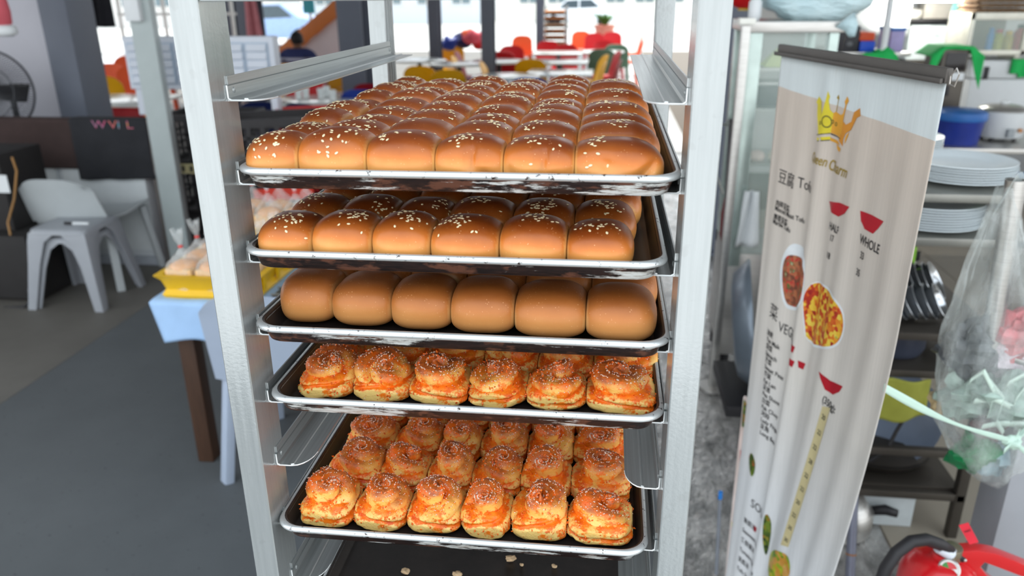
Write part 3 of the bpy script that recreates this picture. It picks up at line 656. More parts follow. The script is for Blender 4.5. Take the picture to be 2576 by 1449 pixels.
q0 = (0.1415, 0.3948); writing('\u83dc', q0[0], q0[1], .030, mblk); q0 = (0.2233, 0.4089); writing('VEGETA', q0[0], q0[1], .026, mblk, sx=.7)
lines = ['\u6cb9\u9ea6', 'Yau Mak', '\u83e0\u83dc', 'Spinach', '\u8292\u83dc', 'Sweet Peas', '\u82a5\u84dd', 'Kai Lan', '\u8c46\u82d7', 'Pea Shoot', '\u767d\u83dc', 'Pak Choy', '\u6cb3\u6bb5', 'Lady Finger', '\u8c46\u89d2', 'Long Bean']
for i, t_ in enumerate(lines):
    p0, p1 = (0.1403, 0.4271), (0.1976, 0.6022); q = i/(len(lines)-1); writing(t_, p0[0]+(p1[0]-p0[0])*q, p0[1]+(p1[1]-p0[1])*q, .012, mblk, weight=.012)
q0 = (0.2085, 0.7496); writing('SOUP', q0[0], q0[1], .026, mblk)
for i, t_ in enumerate(['\u7d2b\u83dc\u6c64', 'Seaweed Soup', '\u756a\u8304\u86cb\u6c64', 'Tomato Egg Soup', '\u8c46\u8150\u6c64', 'Tofu Soup']):
    p0, p1 = (0.1765, 0.7907), (0.1808, 0.8995); q = i/5; writing(t_, p0[0]+(p1[0]-p0[0])*q, p0[1]+(p1[1]-p0[1])*q, .013, mblk, weight=.012)
for i, p in enumerate(((0.3787, 0.4111), (0.4281, 0.4304), (0.3865, 0.4338), (0.2664, 0.786))):
    decal('bowl_icon', [(p[0]-.016, p[1]-.005), (p[0]+.016, p[1]-.005), (p[0]+.010, p[1]+.006), (p[0]-.010, p[1]+.006)], mred)
# pasted price tape
tape = [(0.6655, 0.4497), (0.7129, 0.4418), (0.6653, 0.7117), (0.615, 0.7215)]
decal('price_tape', tape, M('cream paper tape', (212, 198, 150), .6), .0014, steps=4)
for i, t_ in enumerate(('20', '22', '22', '28', '22', '22', '20', '22', '20', '30')):
    q = (i+.65)/10.2; pu = tape[0][0]+(tape[3][0]-tape[0][0])*q; pv = tape[0][1]+(tape[3][1]-tape[0][1])*q
    writing(t_, pu+.012, pv, .012, mblk, off=.0018, sx=.85, weight=.012)
# printed dish photos
def food(name, stops, sc, seed):
    k = NT(name); v = k.coord((1, 1, 1)); vo = k.n('ShaderNodeTexVoronoi', Scale=sc); k.l(v, vo.inputs['Vector'])
    sp_ = k.n('ShaderNodeSeparateColor'); k.l(vo.outputs['Color'], sp_.inputs[0]); f = k.math('ADD', k.math('MULTIPLY', sp_.outputs[0], .7), k.math('MULTIPLY', k.noise(v, sc*.8, 4), .35))
    k.base(k.ramp(f, stops)); return k.set(Roughness=.45)
fm1 = food('printed tofu dish', [(.15, (160, 24, 20)), (.35, (206, 70, 24)), (.52, (226, 120, 30)), (.7, (236, 190, 50)), (.86, (240, 214, 90)), (.95, (70, 130, 40))], 110, 1)
fm2 = food('printed meat dish', [(.15, (110, 60, 44)), (.4, (160, 96, 66)), (.6, (190, 120, 80)), (.75, (196, 40, 40)), (.85, (80, 110, 50)), (.95, (240, 226, 190))], 110, 2)
fm3 = food('printed green dish', [(.2, (40, 60, 24)), (.5, (80, 104, 34)), (.75, (120, 140, 44)), (.9, (190, 60, 36))], 110, 3)
fm4 = food('printed salad', [(.2, (90, 140, 30)), (.45, (190, 200, 40)), (.6, (206, 140, 50)), (.85, (226, 176, 96)), (.95, (190, 40, 30))], 70, 4)
mplt = M('printed white plate', (236, 240, 242), .5)
decal('dish_plate', [(0.207, 0.28), (0.241, 0.2635), (0.2797, 0.2601), (0.3775, 0.2632), (0.3921, 0.2911), (0.3993, 0.3456), (0.2749, 0.3672), (0.235, 0.3653), (0.191, 0.3257), (0.1855, 0.3006)], mplt, .0010, steps=3)
decal('dish_photo', [(0.2097, 0.291), (0.2475, 0.2782), (0.3844, 0.2789), (0.3922, 0.3093), (0.3837, 0.3448), (0.2685, 0.3616), (0.2379, 0.3563), (0.2056, 0.3172)], fm2, .0016, steps=3)
decal('dish_plate', [(0.3949, 0.3337), (0.3976, 0.3147), (0.4344, 0.2927), (0.5732, 0.2863), (0.6697, 0.2964), (0.7041, 0.3247), (0.6821, 0.3531), (0.6194, 0.3693), (0.4284, 0.3974), (0.406, 0.3572)], mplt, .0010, steps=3)
decal('dish_photo', [(0.398, 0.3332), (0.4009, 0.3155), (0.4288, 0.2959), (0.5583, 0.2897), (0.6592, 0.298), (0.6954, 0.324), (0.6759, 0.3507), (0.6138, 0.3667), (0.4307, 0.3918), (0.4174, 0.3682)], fm1, .0016, steps=4)
decal('dish_photo', [(0.1179, 0.6683), (0.1462, 0.6504), (0.1993, 0.6578), (0.2031, 0.6857), (0.1763, 0.6961)], fm3, .0014, steps=2)
decal('dish_photo', [(0.3912, 0.7258), (0.4076, 0.7132), (0.4383, 0.7309), (0.4501, 0.7799), (0.4406, 0.8022), (0.4088, 0.7732)], fm3, .0014, steps=2)
decal('dish_photo', [(0.4542, 0.7966), (0.5555, 0.7482), (0.666, 0.7251), (0.7156, 0.7338), (0.7307, 0.7643), (0.588, 0.8094)], fm4, .0014, steps=3)
# the older banner hanging behind it, lower left
t = thing('menu_banner', 'older menu banner edge with red bowls, behind the crown banner at lower left', 'banner', (.49, 1.28, .0))
c00, c10, c01, c11 = (0.5362, 1.225, 0.6191), (0.5602, 1.225, 0.6205), (0.5383, 1.225, 0.0154), (0.5797, 1.225, 0.0194)
def ban2(u, v):
    v *= 1.5
    p = [(c00[i]*(1-u)+c10[i]*u)*(1-v)+(c01[i]*(1-u)+c11[i]*u)*v for i in range(3)]
    return (p[0], p[1]+.010*math.sin(7*u+2*v)-.02*v, max(.01, p[2]))
MB().grid(ban2, 20, 20, .0006).build('sheet', M('older banner vinyl', (220, 206, 200), .5), t, smooth=180)
for i, (u, v, m_) in enumerate(((.45, .22, mred), (.55, .66, mred), (.3, .48, fm4), (.35, .05, fm3), (.4, .86, fm1))):
    a = [Vector(ban2(u+du, v+dv))+Vector((-.002, -.003, 0)) for du, dv in ((-.16, -.04), (.16, -.03), (.10, .05), (-.10, .05))]
    MB().add(a, [(0, 1, 2, 3)]).build('bowl_icon' if m_ is mred else 'dish_photo', m_, t, smooth=0)
p0 = (0.5074, 1.25, 0.2909)
pl = thing('blue_tipped_pole', 'thin grey pole with blue tip at the banner foot', 'pole', (p0[0]+.012, p0[1], 0))
MB().cyl((p0[0]+.012, p0[1], 0), (p0[0], p0[1], p0[2]-.02), .005, n=10).build('shaft', M('grey tube', (150, 156, 166), .4, .5), pl)
MB().cyl((p0[0], p0[1], p0[2]-.02), (p0[0]-.0005, p0[1], p0[2]+.004), .0062, n=10).build('tip', M('blue plastic cap', (40, 120, 200), .4), pl)

# ================================================================ left side of the hall
mpl_g = M('grey plastic', (150, 154, 160), .42, var=.03); mpl_w = M('white plastic', (214, 218, 220), .45, var=.03)
mblack = M('black plastic', (30, 29, 32), .5); mdark = M('dark brown wood', (64, 42, 28), .55, var=.2, scale=6, stretch=(8, 8, 1))
# low partition of white panels
pw = struct(MB().box(-5.2, -2.74, 3.82, 3.90, 0, .93).build('wall_left', M('partition grey white', (196, 202, 206), .6, var=.02), bevel=.004))
for i in range(3):
    a = -4.5+i*.6; MB().box(a, a+.56, 3.808, 3.82, .10, .86).build('panel', M('partition panel', (206, 212, 214), .55, var=.03), pw, bevel=.006)
MB().box(-5.2, -2.74, 3.80, 3.82, 0, .06).build('kick_rail', M('grey rail', (150, 156, 164), .5), pw, bevel=.003)
# cloths hung over the partition
def hung(label, name, x0, x1, ztop, zb0, zb1, y, mat, seed, cat='cloth'):
    def fn(u, v):
        x = x0+(x1-x0)*u; zb = zb0+(zb1-zb0)*u
        if v < .12: a = v/.12; return (x, y+.10-.10*a+.0, ztop-.004*math.cos(a*3)+.004)
        q = (v-.12)/.88; return (x+.012*noise.noise((u*3, v*2, seed))*q, y-.006-.016*q*(.5+.5*math.sin(u*17+seed))*.6-.012*noise.noise((u*4, v*3, seed)), ztop+(zb-ztop)*q)
    t = thing(name, label, cat, ((x0+x1)/2, y, zb0)); MB().grid(fn, 40, 24, .004).build('fabric', mat, t, smooth=180); return t, fn
hung('dark brown cloth hung over the white partition by the fan', 'brown_cloth', -4.5, (-3.1597, 3.8, 0.9192)[0]+.02, .937, (-3.4548, 3.79, 0.6422)[2], (-3.1844, 3.79, 0.6342)[2], 3.806, M('dark brown fabric', (56, 42, 40), .9, var=.12), 2)
tw, tfn = hung('black towel with rainbow letters hung over the partition', 'black_towel', (-3.1597, 3.8, 0.9192)[0], (-2.6495, 3.8, 0.9247)[0], .944, (-3.1788, 3.78, 0.5677)[2], (-2.6798, 3.78, 0.5825)[2], 3.792, M('black towelling', (38, 39, 43), .95, var=.12), 5, 'towel')
for i, (u, hue, ch) in enumerate(((.33, (206, 96, 70), 'W'), (.55, (190, 110, 60), 'V'), (.78, (196, 150, 60), 'L'), (.66, (70, 150, 160), 'I'))):
    cu = bpy.data.curves.new('txt', 'FONT'); cu.body = ch; cu.size = .15; cu.shear = .0; to = bpy.data.objects.new('txt', cu); col.objects.link(to); bpy.context.view_layer.update()
    me = bpy.data.meshes.new_from_object(to.evaluated_get(bpy.context.evaluated_depsgraph_get())); bpy.data.objects.remove(to); bpy.data.curves.remove(cu); o0 = wloc(tw)
    for p in me.vertices: q = Vector(tfn(u+(p.co.x-.03)/.80, .13+.11-(p.co.y/.30)*.33)); p.co = q+Vector((0, -.006, 0))-o0
    me.name = 'rainbow_letter'; k = NT('rainbow print %d' % i); k.base(k.ramp(k.noise(k.coord((3, 1, 14)), 1.5), [(.3, hue), (.5, (180, 80, 120)), (.7, (70, 140, 150))])); k.set(Roughness=.8)
    me.materials.clear(); me.materials.append(k.m); o = bpy.data.objects.new('rainbow_letter', me); col.objects.link(o); o.parent = tw
# pale square post with a junction box
pt = (-2.5249, 3.7, 0.965); hw = .068
t = thing('square_post', 'pale grey square steel post rising beside the black towel', 'post', (pt[0], 3.72, 0))
MB().box(pt[0]-hw, pt[0]+hw, 3.70, 3.76, 0, 3.55).build('shaft', M('pale grey green paint', (168, 178, 178), .45, var=.03), t, bevel=.004)
MB().box(pt[0]-.10, pt[0]+.10, 3.64, 3.82, 0, .012).build('base_plate', M('pale grey green paint', (168, 178, 178), .45), t, bevel=.002)
jb = (-2.5437, 3.68, 1.5799); MB().box(jb[0]-.045, jb[0]+.045, 3.655, 3.70, jb[2]-.06, jb[2]+.10).build('junction_box', mpl_w, t, bevel=.006)
# big fan behind the partition
fc = Vector((-3.9603, 4.15, 1.0612)); fr = .275
fan = thing('standing_fan', 'large grey wire-caged standing fan behind the partition, at left edge', 'fan', (fc.x, fc.y+.2, 0))
mwire = M('dark fan wire', (70, 72, 76), .4, .5); fax = Vector((.35, -1, .12)).normalized(); fT = fax.orthogonal().normalized(); fB = fax.cross(fT)
for rr_, dz in ((1.0, 0), (.62, .055), (.2, .07)):
    MB().tube([fc+(fT*math.cos(a)+fB*math.sin(a))*fr*rr_+fax*dz for a in [2*math.pi*i/48 for i in range(48)]], .008 if rr_ == 1 else .003, 6, closed=True).build('cage_ring', mwire, fan)
m = MB()
for i in range(96):
    a = 2*math.pi*i/96; d_ = fT*math.cos(a)+fB*math.sin(a); d2 = fT*math.cos(a+.35)+fB*math.sin(a+.35)
    m.tube([fc+d_*fr, fc+d_*fr*.93+fax*.03, fc+d2*fr*.6+fax*.056, fc+d2*fr*.2+fax*.07], .0018, 4)
    m.tube([fc+d_*fr, fc+d_*fr*.93-fax*.03, fc+d_*fr*.2-fax*.10], .0013, 4)
o = m.build('cage_wires', mwire, fan, kind='stuff')
for i in range(3):
    a = 2*math.pi*i/3+.25; d_ = fT*math.cos(a)+fB*math.sin(a); e_ = fT*math.cos(a+1.2)+fB*math.sin(a+1.2)
    MB().grid(lambda u, v: fc+d_*fr*(.15+.72*u)+(e_*(v-.5)*.14*(.5+u*.8)*(1.25-u*.55))+fax*(v-.5)*.05, 8, 6, .003).build('blade', M('dark fan blade', (42, 40, 42), .4), fan, smooth=180)
MB().cyl(fc-fax*.14, fc+fax*.04, .055, n=20).build('motor', mblack, fan, bevel=.005)
MB().cyl((fc.x, fc.y+.2, .02), (fc.x, fc.y+.2, fc.z-.05), .02).build('pole', mblack, fan)
MB().tube([(fc.x, fc.y+.2, fc.z-.05), tuple(fc-fax*.14)], .02, 10).build('neck', mblack, fan)
MB().cyl((fc.x, fc.y+.2, 0), (fc.x, fc.y+.2, .03), .22).build('base', mblack, fan, bevel=.006)
# pink bag hanging top left
hb = (-3.5273, 3.9, 1.5922); t = thing('hanging_pink_bag', 'pink cloth bag with white hem hanging in the top left corner', 'bag', (hb[0], 3.9, hb[2]-.16))
MB().lathe([(.004, .55), (.02, .5), (.06, .30), (.085, .10), (.08, .03), (.06, .02)], (hb[0]-.04, 3.9, hb[2]-.12), 20, sy=.6).build('cloth', M('pink cloth', (196, 88, 98), .85), t, smooth=180)
MB().lathe([(.05, .05), (.088, .04), (.095, .0), (.06, -.02), (.01, -.02)], (hb[0]-.03, 3.9, hb[2]-.145), 20, sy=.6).build('hem', mpl_w, t, smooth=180)
MB().cyl((hb[0]-.04, 3.9, hb[2]+.42), (hb[0]-.04, 3.9, 3.6), .003, n=6).build('string', mpl_w, t)
# black shirts on a wire
def shirt(label, cx, y, z, w, h, mat):
    t = thing('hanging_shirt', label, 'shirt', (cx, y, z-h), 'shirts hung above the gap')
    def fn(u, v):
        return (cx+(u-.5)*w*(1+.25*max(0, .3-v)), y-.02*math.sin(u*9+v*2), z-h*v)
    MB().grid(fn, 16, 14, .012).build('cloth', mat, t, smooth=180)
    MB().tube([(cx-w*.45, y, z), (cx, y, z+.07), (cx+w*.45, y, z)], .004, 6).build('hanger', mblack, t)
    MB().tube([(cx, y, z+.07), (cx, y, z+.14), (cx+.02, y, z+.16), (cx+.04, y, z+.14)], .002, 6).build('hook', mwire, t)
a, b = (-3.9063, 5.2, 1.4331), (-3.6559, 5.2, 1.4323)
shirt('black t-shirt hung beside the blue grey column', (a[0]+b[0])/2+.02, 5.2, a[2]+.62, b[0]-a[0]-.04, .62, M('black cotton', (34, 34, 40), .9))
shirt('blue-black shirt half behind the black t-shirt', a[0]+.06, 5.26, a[2]+.62, .16, .60, M('teal navy cotton', (36, 62, 82), .9))
MB().cyl((a[0]-.5, 5.22, a[2]+.76), (b[0]+.6, 5.22, a[2]+.76), .006, n=8).build('trim_2', mwire).__setitem__('kind', 'structure')
# dark cabinet at the left edge with cables
c0 = (-3.0595, 3.1, 0.3901)
cab = thing('black_cabinet', 'black equipment box with white label on the floor at left edge', 'box', (c0[0]-.2, 3.25, 0))
MB().box(c0[0]-.5, c0[0]-.01, 3.1, 3.5, .02, .40).build('lower_box', M('matt black box', (36, 34, 34), .7), cab, bevel=.01)
u0 = (-3.147, 3.25, 0.8061); MB().box(c0[0]-.55, (-3.2007, 3.25, 0.5769)[0], 3.2, 3.55, .40, (-3.1723, 3.25, 0.8391)[2]).build('upper_box', M('matt black box', (36, 34, 34), .7), cab, bevel=.01)
l0 = (-3.2107, 3.2, 0.7257); l1 = (-3.1716, 3.2, 0.6245); MB().box(l0[0]-.05, l1[0], 3.196, 3.2, l1[2], l0[2]).build('label', mpl_w, cab)
MB().tube([(-3.0705, 3.15, 0.8382), (-3.0617, 3.15, 0.7617), (-3.1161, 3.15, 0.6041), (-3.1821, 3.14, 0.4677), (-3.1694, 3.12, 0.3808)], .006, 8).build('cable', M('amber cable', (150, 110, 60), .5), cab)
MB().tube([(-3.2348, 3.02, -0.0048), (-3.1086, 3.02, 0.0078), (-3.069, 3.06, 0.0421), (-3.1273, 3.1, 0.0781)], .008, 8).build('cable', mblack, cab)
t = thing('folded_stand', 'slim grey metal stand leaning between black box and partition', 'stand', (-3.721, 3.9369, 0))
for p, q in (((-3.3408, 3.5, 0.7885), (-3.3736, 3.5, 0.2197)), ((-3.3327, 3.55, 0.7069), (-3.3552, 3.55, 0.2951))): MB().bar(p, q, .025, .02).build('bar', M('grey rail', (150, 156, 164), .5), t, bevel=.003)
MB().bar((-3.3993, 3.5, 0.7805), (-3.2809, 3.5, 0.7823), .018).build('bar', mblack, t, bevel=.002)
# grey stool (two nested) with a marker on it
def stool(label, cx, cy, z, sc=1, rot=.0, fall=.10):
    t = thing('plastic_stool', label, 'stool', (cx, cy, 0), 'nested grey stools'); h = z; w = .165*sc; b = .225*sc
    Mx = Matrix.Rotation(rot, 3, 'Z'); P = lambda x, y, zz: Vector((cx, cy, 0))+Mx @ Vector((x, y, 0))+Vector((0, 0, zz))
    pr_ = [rrect(-w, w, -w, w, .04, 0, 4)]
    m = MB(); rings = [(w-.012, h), (w, h-.006), (w+.006, h-.03), (w+.004, h-.032), (w-.006, h-.028), (w-.02, h-.014)]
    n = len(pr_[0]); vs = []
    for q, zz in rings: vs += [P(p[0]*q/w, p[1]*q/w, zz) for p in pr_[0]]
    fs = [(i*n+k_, i*n+(k_+1) % n, (i+1)*n+(k_+1) % n, (i+1)*n+k_) for i in range(len(rings)-1) for k_ in range(n)]+[tuple(range(n)), tuple((len(rings)-1)*n+k_ for k_ in range(n))]
    m.add(vs, fs); m.build('seat', mpl_g, t, smooth=50)
    for sx in (-1, 1):
        for sy in (-1, 1):
            m = MB(); T_ = h-.02; pw_, pb = .095, .05
            def corner(wd, ww, zz): return [P(sx*ww, sy*ww, zz), P(sx*(ww-wd), sy*ww, zz), P(sx*(ww-wd), sy*(ww-.012), zz), P(sx*(ww-.012), sy*(ww-.012), zz), P(sx*(ww-.012), sy*(ww-wd), zz), P(sx*ww, sy*(ww-wd), zz)]
            hs = [(.16, w, T_), (.10, w+(b-w)*.16, T_-.05), (.072, w+(b-w)*.4, T_*.6), (pb, b, 0)]
            vs = [p for q in hs for p in corner(*q)]
            m.add(vs, [(i*6+k_, i*6+(k_+1) % 6, i*6+6+(k_+1) % 6, i*6+6+k_) for i in range(3) for k_ in range(6)]+[tuple(range(6)), tuple(range(18, 24))])
            m.build('leg', mpl_g, t, bevel=.003, smooth=40)
    return t
stool('upper grey plastic stool of the nested pair, marker on its seat', -2.845, 3.225, .458, 1.0, .02)
stool('lower grey plastic stool nested under the other', -2.845, 3.235, .405, .94, .02)
p0, p1 = (-2.8575, 3.17, 0.4724), (-2.7143, 3.17, 0.4807)
t = thing('marker_pen', 'black and white marker lying on the grey stool', 'pen', (p0[0], 3.17, .466))
MB().cyl((p0[0], 3.165, .466), (p0[0]+.05, 3.165, .466), .009, n=12).build('cap', mblack, t, bevel=.002); MB().cyl((p0[0]+.05, 3.165, .466), (p1[0], 3.17, .466), .008, n=12).build('barrel', mpl_w, t, bevel=.002)
# white chair standing behind the stool
def shellchair(label, cx, cy, rot, mat, name='plastic_chair', group=None, sh=.44, bh=.80, w=.42, slot=False):
    t = thing(name, label, 'chair', (cx, cy, 0), group); Mx = Matrix.Rotation(rot, 3, 'Z'); O = Vector((cx, cy, 0))
    Pt = lambda x, y, z: O+Mx @ Vector((x, y, z))
    MB().grid(lambda u, v: Pt((u-.5)*w*(1-.06*v), -.21+.42*v, sh+.012*math.cos(v*5)-.02*math.sin(u*math.pi)+.02*(abs(u-.5)*2)**4), 12, 10, .012).build('seat', mat, t, smooth=60)
    def bk(u, v):
        taper = 1-.10*v-.10*max(0, v-.8)*5*(abs(u-.5)*2)**2
        return Pt((u-.5)*w*.98*taper, .195+.10*v+.035*(1-(abs(u-.5)*2)**2), sh-.01+(bh-sh)*v-.05*max(0, v-.75)*4*(abs(u-.5)*2)**3)
    MB().grid(bk, 14, 12, .010).build('backrest', mat, t, smooth=60)
    for sx in (-1, 1):
        for sy in (-1, 1): MB().bar(Pt(sx*w*.42, sy*.18, sh-.01), Pt(sx*w*.50, sy*.23, 0), .045, .035).build('leg', mat, t, bevel=.006)
    return t
bk = (-2.9596, 3.5, 0.6881)
shellchair('white plastic chair behind the grey stools, back to the camera', bk[0], 3.56, math.pi, M('pale grey chair plastic', (178, 184, 186), .5, var=.03), group=None, sh=.43, bh=bk[2]+.02, w=.50)
# crates stacked by the post
def crate(label, cx, cy, z, w, d, h, rot, mat, group, accent=None):
    t = thing('slotted_crate', label, 'crate', (cx, cy, z), group); Mx = Matrix.Rotation(rot, 3, 'Z'); O = Vector((cx, cy, z))
    def bx_(m, x0, x1, y0, y1, z0, z1):
        c = O+Mx @ Vector(((x0+x1)/2, (y0+y1)/2, (z0+z1)/2)); m.box(c.x-(x1-x0)/2, c.x+(x1-x0)/2, c.y-(y1-y0)/2, c.y+(y1-y0)/2, c.z-(z1-z0)/2, c.z+(z1-z0)/2, rot=rot)
    m = MB(); bx_(m, -w/2, w/2, -d/2, d/2, 0, .008); m.build('base', mat, t)
    for nm, ax_, s_ in (('front_panel', 0, -1), ('back_panel', 0, 1), ('side_panel', 1, -1), ('side_panel', 1, 1)):
        m = MB(); L = w if ax_ == 0 else d; D = d if ax_ == 0 else w
        def pc(a0, a1, z0, z1):
            q = s_*(D/2-.006)
            if ax_ == 0: bx_(m, a0, a1, q-.006, q+.006, z0, z1)
            else: bx_(m, q-.006, q+.006, a0, a1, z0, z1)
        pc(-L/2, L/2, h-.045, h); pc(-L/2, L/2, 0, .03); n = 6
        for i in range(n+1): a_ = -L/2+.012+(L-.024)*i/n; pc(a_-.012, a_+.012, .03, h-.045)
        for zz in (.35, .62): pc(-L/2, L/2, h*zz-.008, h*zz+.008)
        # the grid of one panel is a single moulding
        bm = MB(); bm.v = m.v; bm.f = m.f; bm.mi = m.mi; bm.build(nm, mat, t, smooth=0, kind='stuff')
    if accent:
        m = MB(); bx_(m, -w*.34, w*.34, -d/2-.004, -d/2, h*.30, h*.58); m.build('label_panel', accent, t, smooth=0)
    return t
xa = (-2.6497, 3.95, 0.9264)[0]; mcr = M('black crate plastic', (40, 38, 40), .5)
for i in range(3): crate('black slotted crate behind the pale post, %s' % ['lowest of its stack', 'second of its stack', 'topmost under the louvred panel'][i], xa+.26, 4.12, i*.32, .56, .38, .316, 0, mcr, 'black crates behind the pale post')
xb = (-1.6841, 3.3, 1.0335)[0]
for i in range(4): crate('black slotted crate behind the bread table, %s' % ['lowest of its stack', 'second of its stack', 'third of its stack', 'topmost of its stack'][i], xb+.02, 3.42, i*.262, .46, .34, .258, .42, mcr, 'black crates behind the bread table', M('orange red label', (196, 52, 34), .5) if i in (1, 2) else None)
for i in range(3): crate('red slotted crate behind the stacked black crates, %s' % ['lowest of its stack', 'second of its stack', 'topmost of its stack'][i], xb+.07, 3.95, i*.335, .50, .34, .33, .42, M('red crate plastic', (190, 36, 30), .45), 'red crates behind the black crates')
# scale strip on the crates
s0, s1, s2, s3 = (-2.5642, -2.3992, 0.5938, 0.6548)
t = tag(MB().box(s0, s1+.05, 3.90, 3.906, s2, s3).build('scale_strip', M('yellowed scale strip', (196, 186, 140), .6), smooth=0), 'yellowed strip with dark squares across the black crates by the post', 'strip')
for i in range(4): MB().box(s0+.03+i*.055, s0+.05+i*.055, 3.898, 3.90, s2+.012, s3-.012).build('mark', mblack, t, smooth=0)
# louvred white cabinet on top
l0, l1, lz0, lz1 = (-2.7944, -1.8412, 1.1147, 1.4248)
lv = thing('louvred_panel', 'white louvred shutter panel set on top of the black crates', 'panel', ((l0+l1)/2, 3.96, lz0))
mlv = M('white louvre plastic', (198, 204, 214), .5, var=.02); mlb = M('louvre groove blue grey', (160, 178, 196), .55)
MB().box(l0, l1, 3.915, 4.0, lz0, lz1).build('body', mlv, lv, bevel=.006)
for x_ in (l0+.04, l1-.04): MB().box(x_-.02, x_+.02, 3.93, 3.99, .956, lz0).build('foot', mlv, lv)
for i in range(6):
    w_ = (l1-l0-.05)/6; a_ = l0+.02+i*w_
    fr_ = MB().box(a_+.004, a_+w_-.004, 3.908, 3.915, lz0+.03, lz1-.035).build('panel', mlb, lv, bevel=.002)
    for j in range(5):
        zz = lz0+.036+j*(lz1-lz0-.075)/5; hh = (lz1-lz0-.075)/5
        MB().add([(a_+.014, 3.908, zz), (a_+w_-.014, 3.908, zz), (a_+w_-.014, 3.892, zz+.004), (a_+.014, 3.892, zz+.004), (a_+.014, 3.908, zz+hh-.003), (a_+w_-.014, 3.908, zz+hh-.003), (a_+w_-.014, 3.904, zz+hh-.004), (a_+.014, 3.904, zz+hh-.004)],
                 [(0, 1, 2, 3), (4, 7, 6, 5), (0, 3, 7, 4), (1, 5, 6, 2), (3, 2, 6, 7), (0, 4, 5, 1)]).build('slat', mlv, fr_, smooth=0)
# bread table
tb = thing('bread_table', 'dark-legged wooden table with light blue cloth corner, behind the rack', 'table', (-.95, 2.1, 0))
MB().box(-1.38, -.35, 1.64, 2.62, .635, .66).build('tabletop', M('table board', (120, 110, 96), .6), tb, bevel=.004)
for x in (-1.32, -.42):
    for y in (1.685, 2.55): MB().box(x-.03, x+.03, y-.03, y+.03, 0, .635).build('leg', mdark, tb, bevel=.004)
for p, q in (((-1.29, 1.685), (-.45, 1.685)), ((-1.29, 2.55), (-.45, 2.55)), ((-1.32, 1.715), (-1.32, 2.52)), ((-.42, 1.715), (-.42, 2.52))): MB().bar((p[0], p[1], .60), (q[0], q[1], .60), .03, .06).build('apron', mdark, tb, bevel=.003)
def tcl(u, v):
    x = -1.41+.50*u
    if v < .45: return (x, 2.05-(2.05-1.625)*v/.45, .6635+.0015*math.sin(u*20))
    q = (v-.45)/.55; return (x+.03*q*(u-.2)*1.2+.045*q, 1.622-.008*math.sin(u*16+1)*q, -.0+.663-.150*q*(1-.08*math.sin(u*9)))
tag(MB().grid(tcl, 30, 26, .002).build('tablecloth', M('light blue cloth', (158, 190, 226), .75, var=.05), smooth=180), 'light blue cloth draped over the front corner of bread table', 'tablecloth')
# wire cooling grid
g = thing('wire_rack', 'grey wire cooling grid on the bread table beside the yellow tray', 'rack', (-.72, 2.1, .668), None)
mgw = M('grey wire', (120, 118, 112), .4, .6)
for i in range(15): MB().cyl((-.99+i*.045, 1.68, .672), (-.99+i*.045, 2.5, .672), .003, n=6).build('wire', mgw, g)
for i in range(13): MB().cyl((-1.0, 1.70+i*.064, .677), (-.35, 1.70+i*.064, .677), .003, n=6).build('wire', mgw, g)
tag(MB().box(-1.0, -.36, 1.66, 2.52, .6605, .668).build('cooling_mat', M('speckled mat', (110, 106, 100), .8, var=.3, scale=60), smooth=0), 'speckled grey mat under the wire cooling grid', 'mat')
# yellow crate trays with bagged loaves
myl = M('yellow tray plastic', (224, 178, 8), .4, var=.03)
def ytray(label, x0, x1, y0, y1, z, h):
    t = thing('yellow_tray', label, 'tray', ((x0+x1)/2, (y0+y1)/2, z), 'yellow bread trays')
    n = 6; rings = [rrect(x0, x1, y0, y1, .012, z, n), rrect(x0-.006, x1+.006, y0-.006, y1+.006, .014, z+.012, n), rrect(x0+.006, x1-.006, y0+.006, y1-.006, .012, z+.03, n), rrect(x0-.004, x1+.004, y0-.004, y1+.004, .014, z+h-.02, n), rrect(x0-.022, x1+.022, y0-.022, y1+.022, .02, z+h, n), rrect(x0+.004, x1-.004, y0+.004, y1-.004, .01, z+h, n), rrect(x0+.010, x1-.010, y0+.010, y1-.010, .01, z+.006, n)]
    m = MB(); N = len(rings[0]); m.add([p for r_ in rings for p in r_], [(i*N+q, i*N+(q+1) % N, (i+1)*N+(q+1) % N, (i+1)*N+q) for i in range(6) for q in range(N)]+[tuple(range(N)), tuple(6*N+q for q in range(N))]); m.build('shell', myl, t, smooth=40)
    for i in range(3): MB().box(x1-.002+.004, x1+.010, y0+(y1-y0)*(i+.5)/3-.012, y0+(y1-y0)*(i+.5)/3+.012, z+.02, z+h-.015).build('rib', myl, t, bevel=.002)
    return t
ytray('yellow plastic tray of bagged loaves on the bread table', -1.375, -1.035, 1.66, 2.02, .665, .085)
k = NT('clear bread bag'); k.base(k.ramp(k.noise(k.coord(), 14), [(.3, (222, 228, 228)), (.7, (250, 252, 252))]))
al = k.ramp(k.noise(k.coord((1, 1, 1)), 16, 4), [(.35, (70, 70, 70)), (.75, (180, 180, 180))]); k.l(al, k.b.inputs['Alpha']); k.bump(k.noise(k.coord(), 40), .6, .01); mbag = k.set(Roughness=.15, IOR=1.3)
mloaf = M('loaf crust', (222, 184, 134), .6, var=.08, scale=30); mtop = M('loaf top crust', (226, 168, 112), .55, var=.14, scale=20)
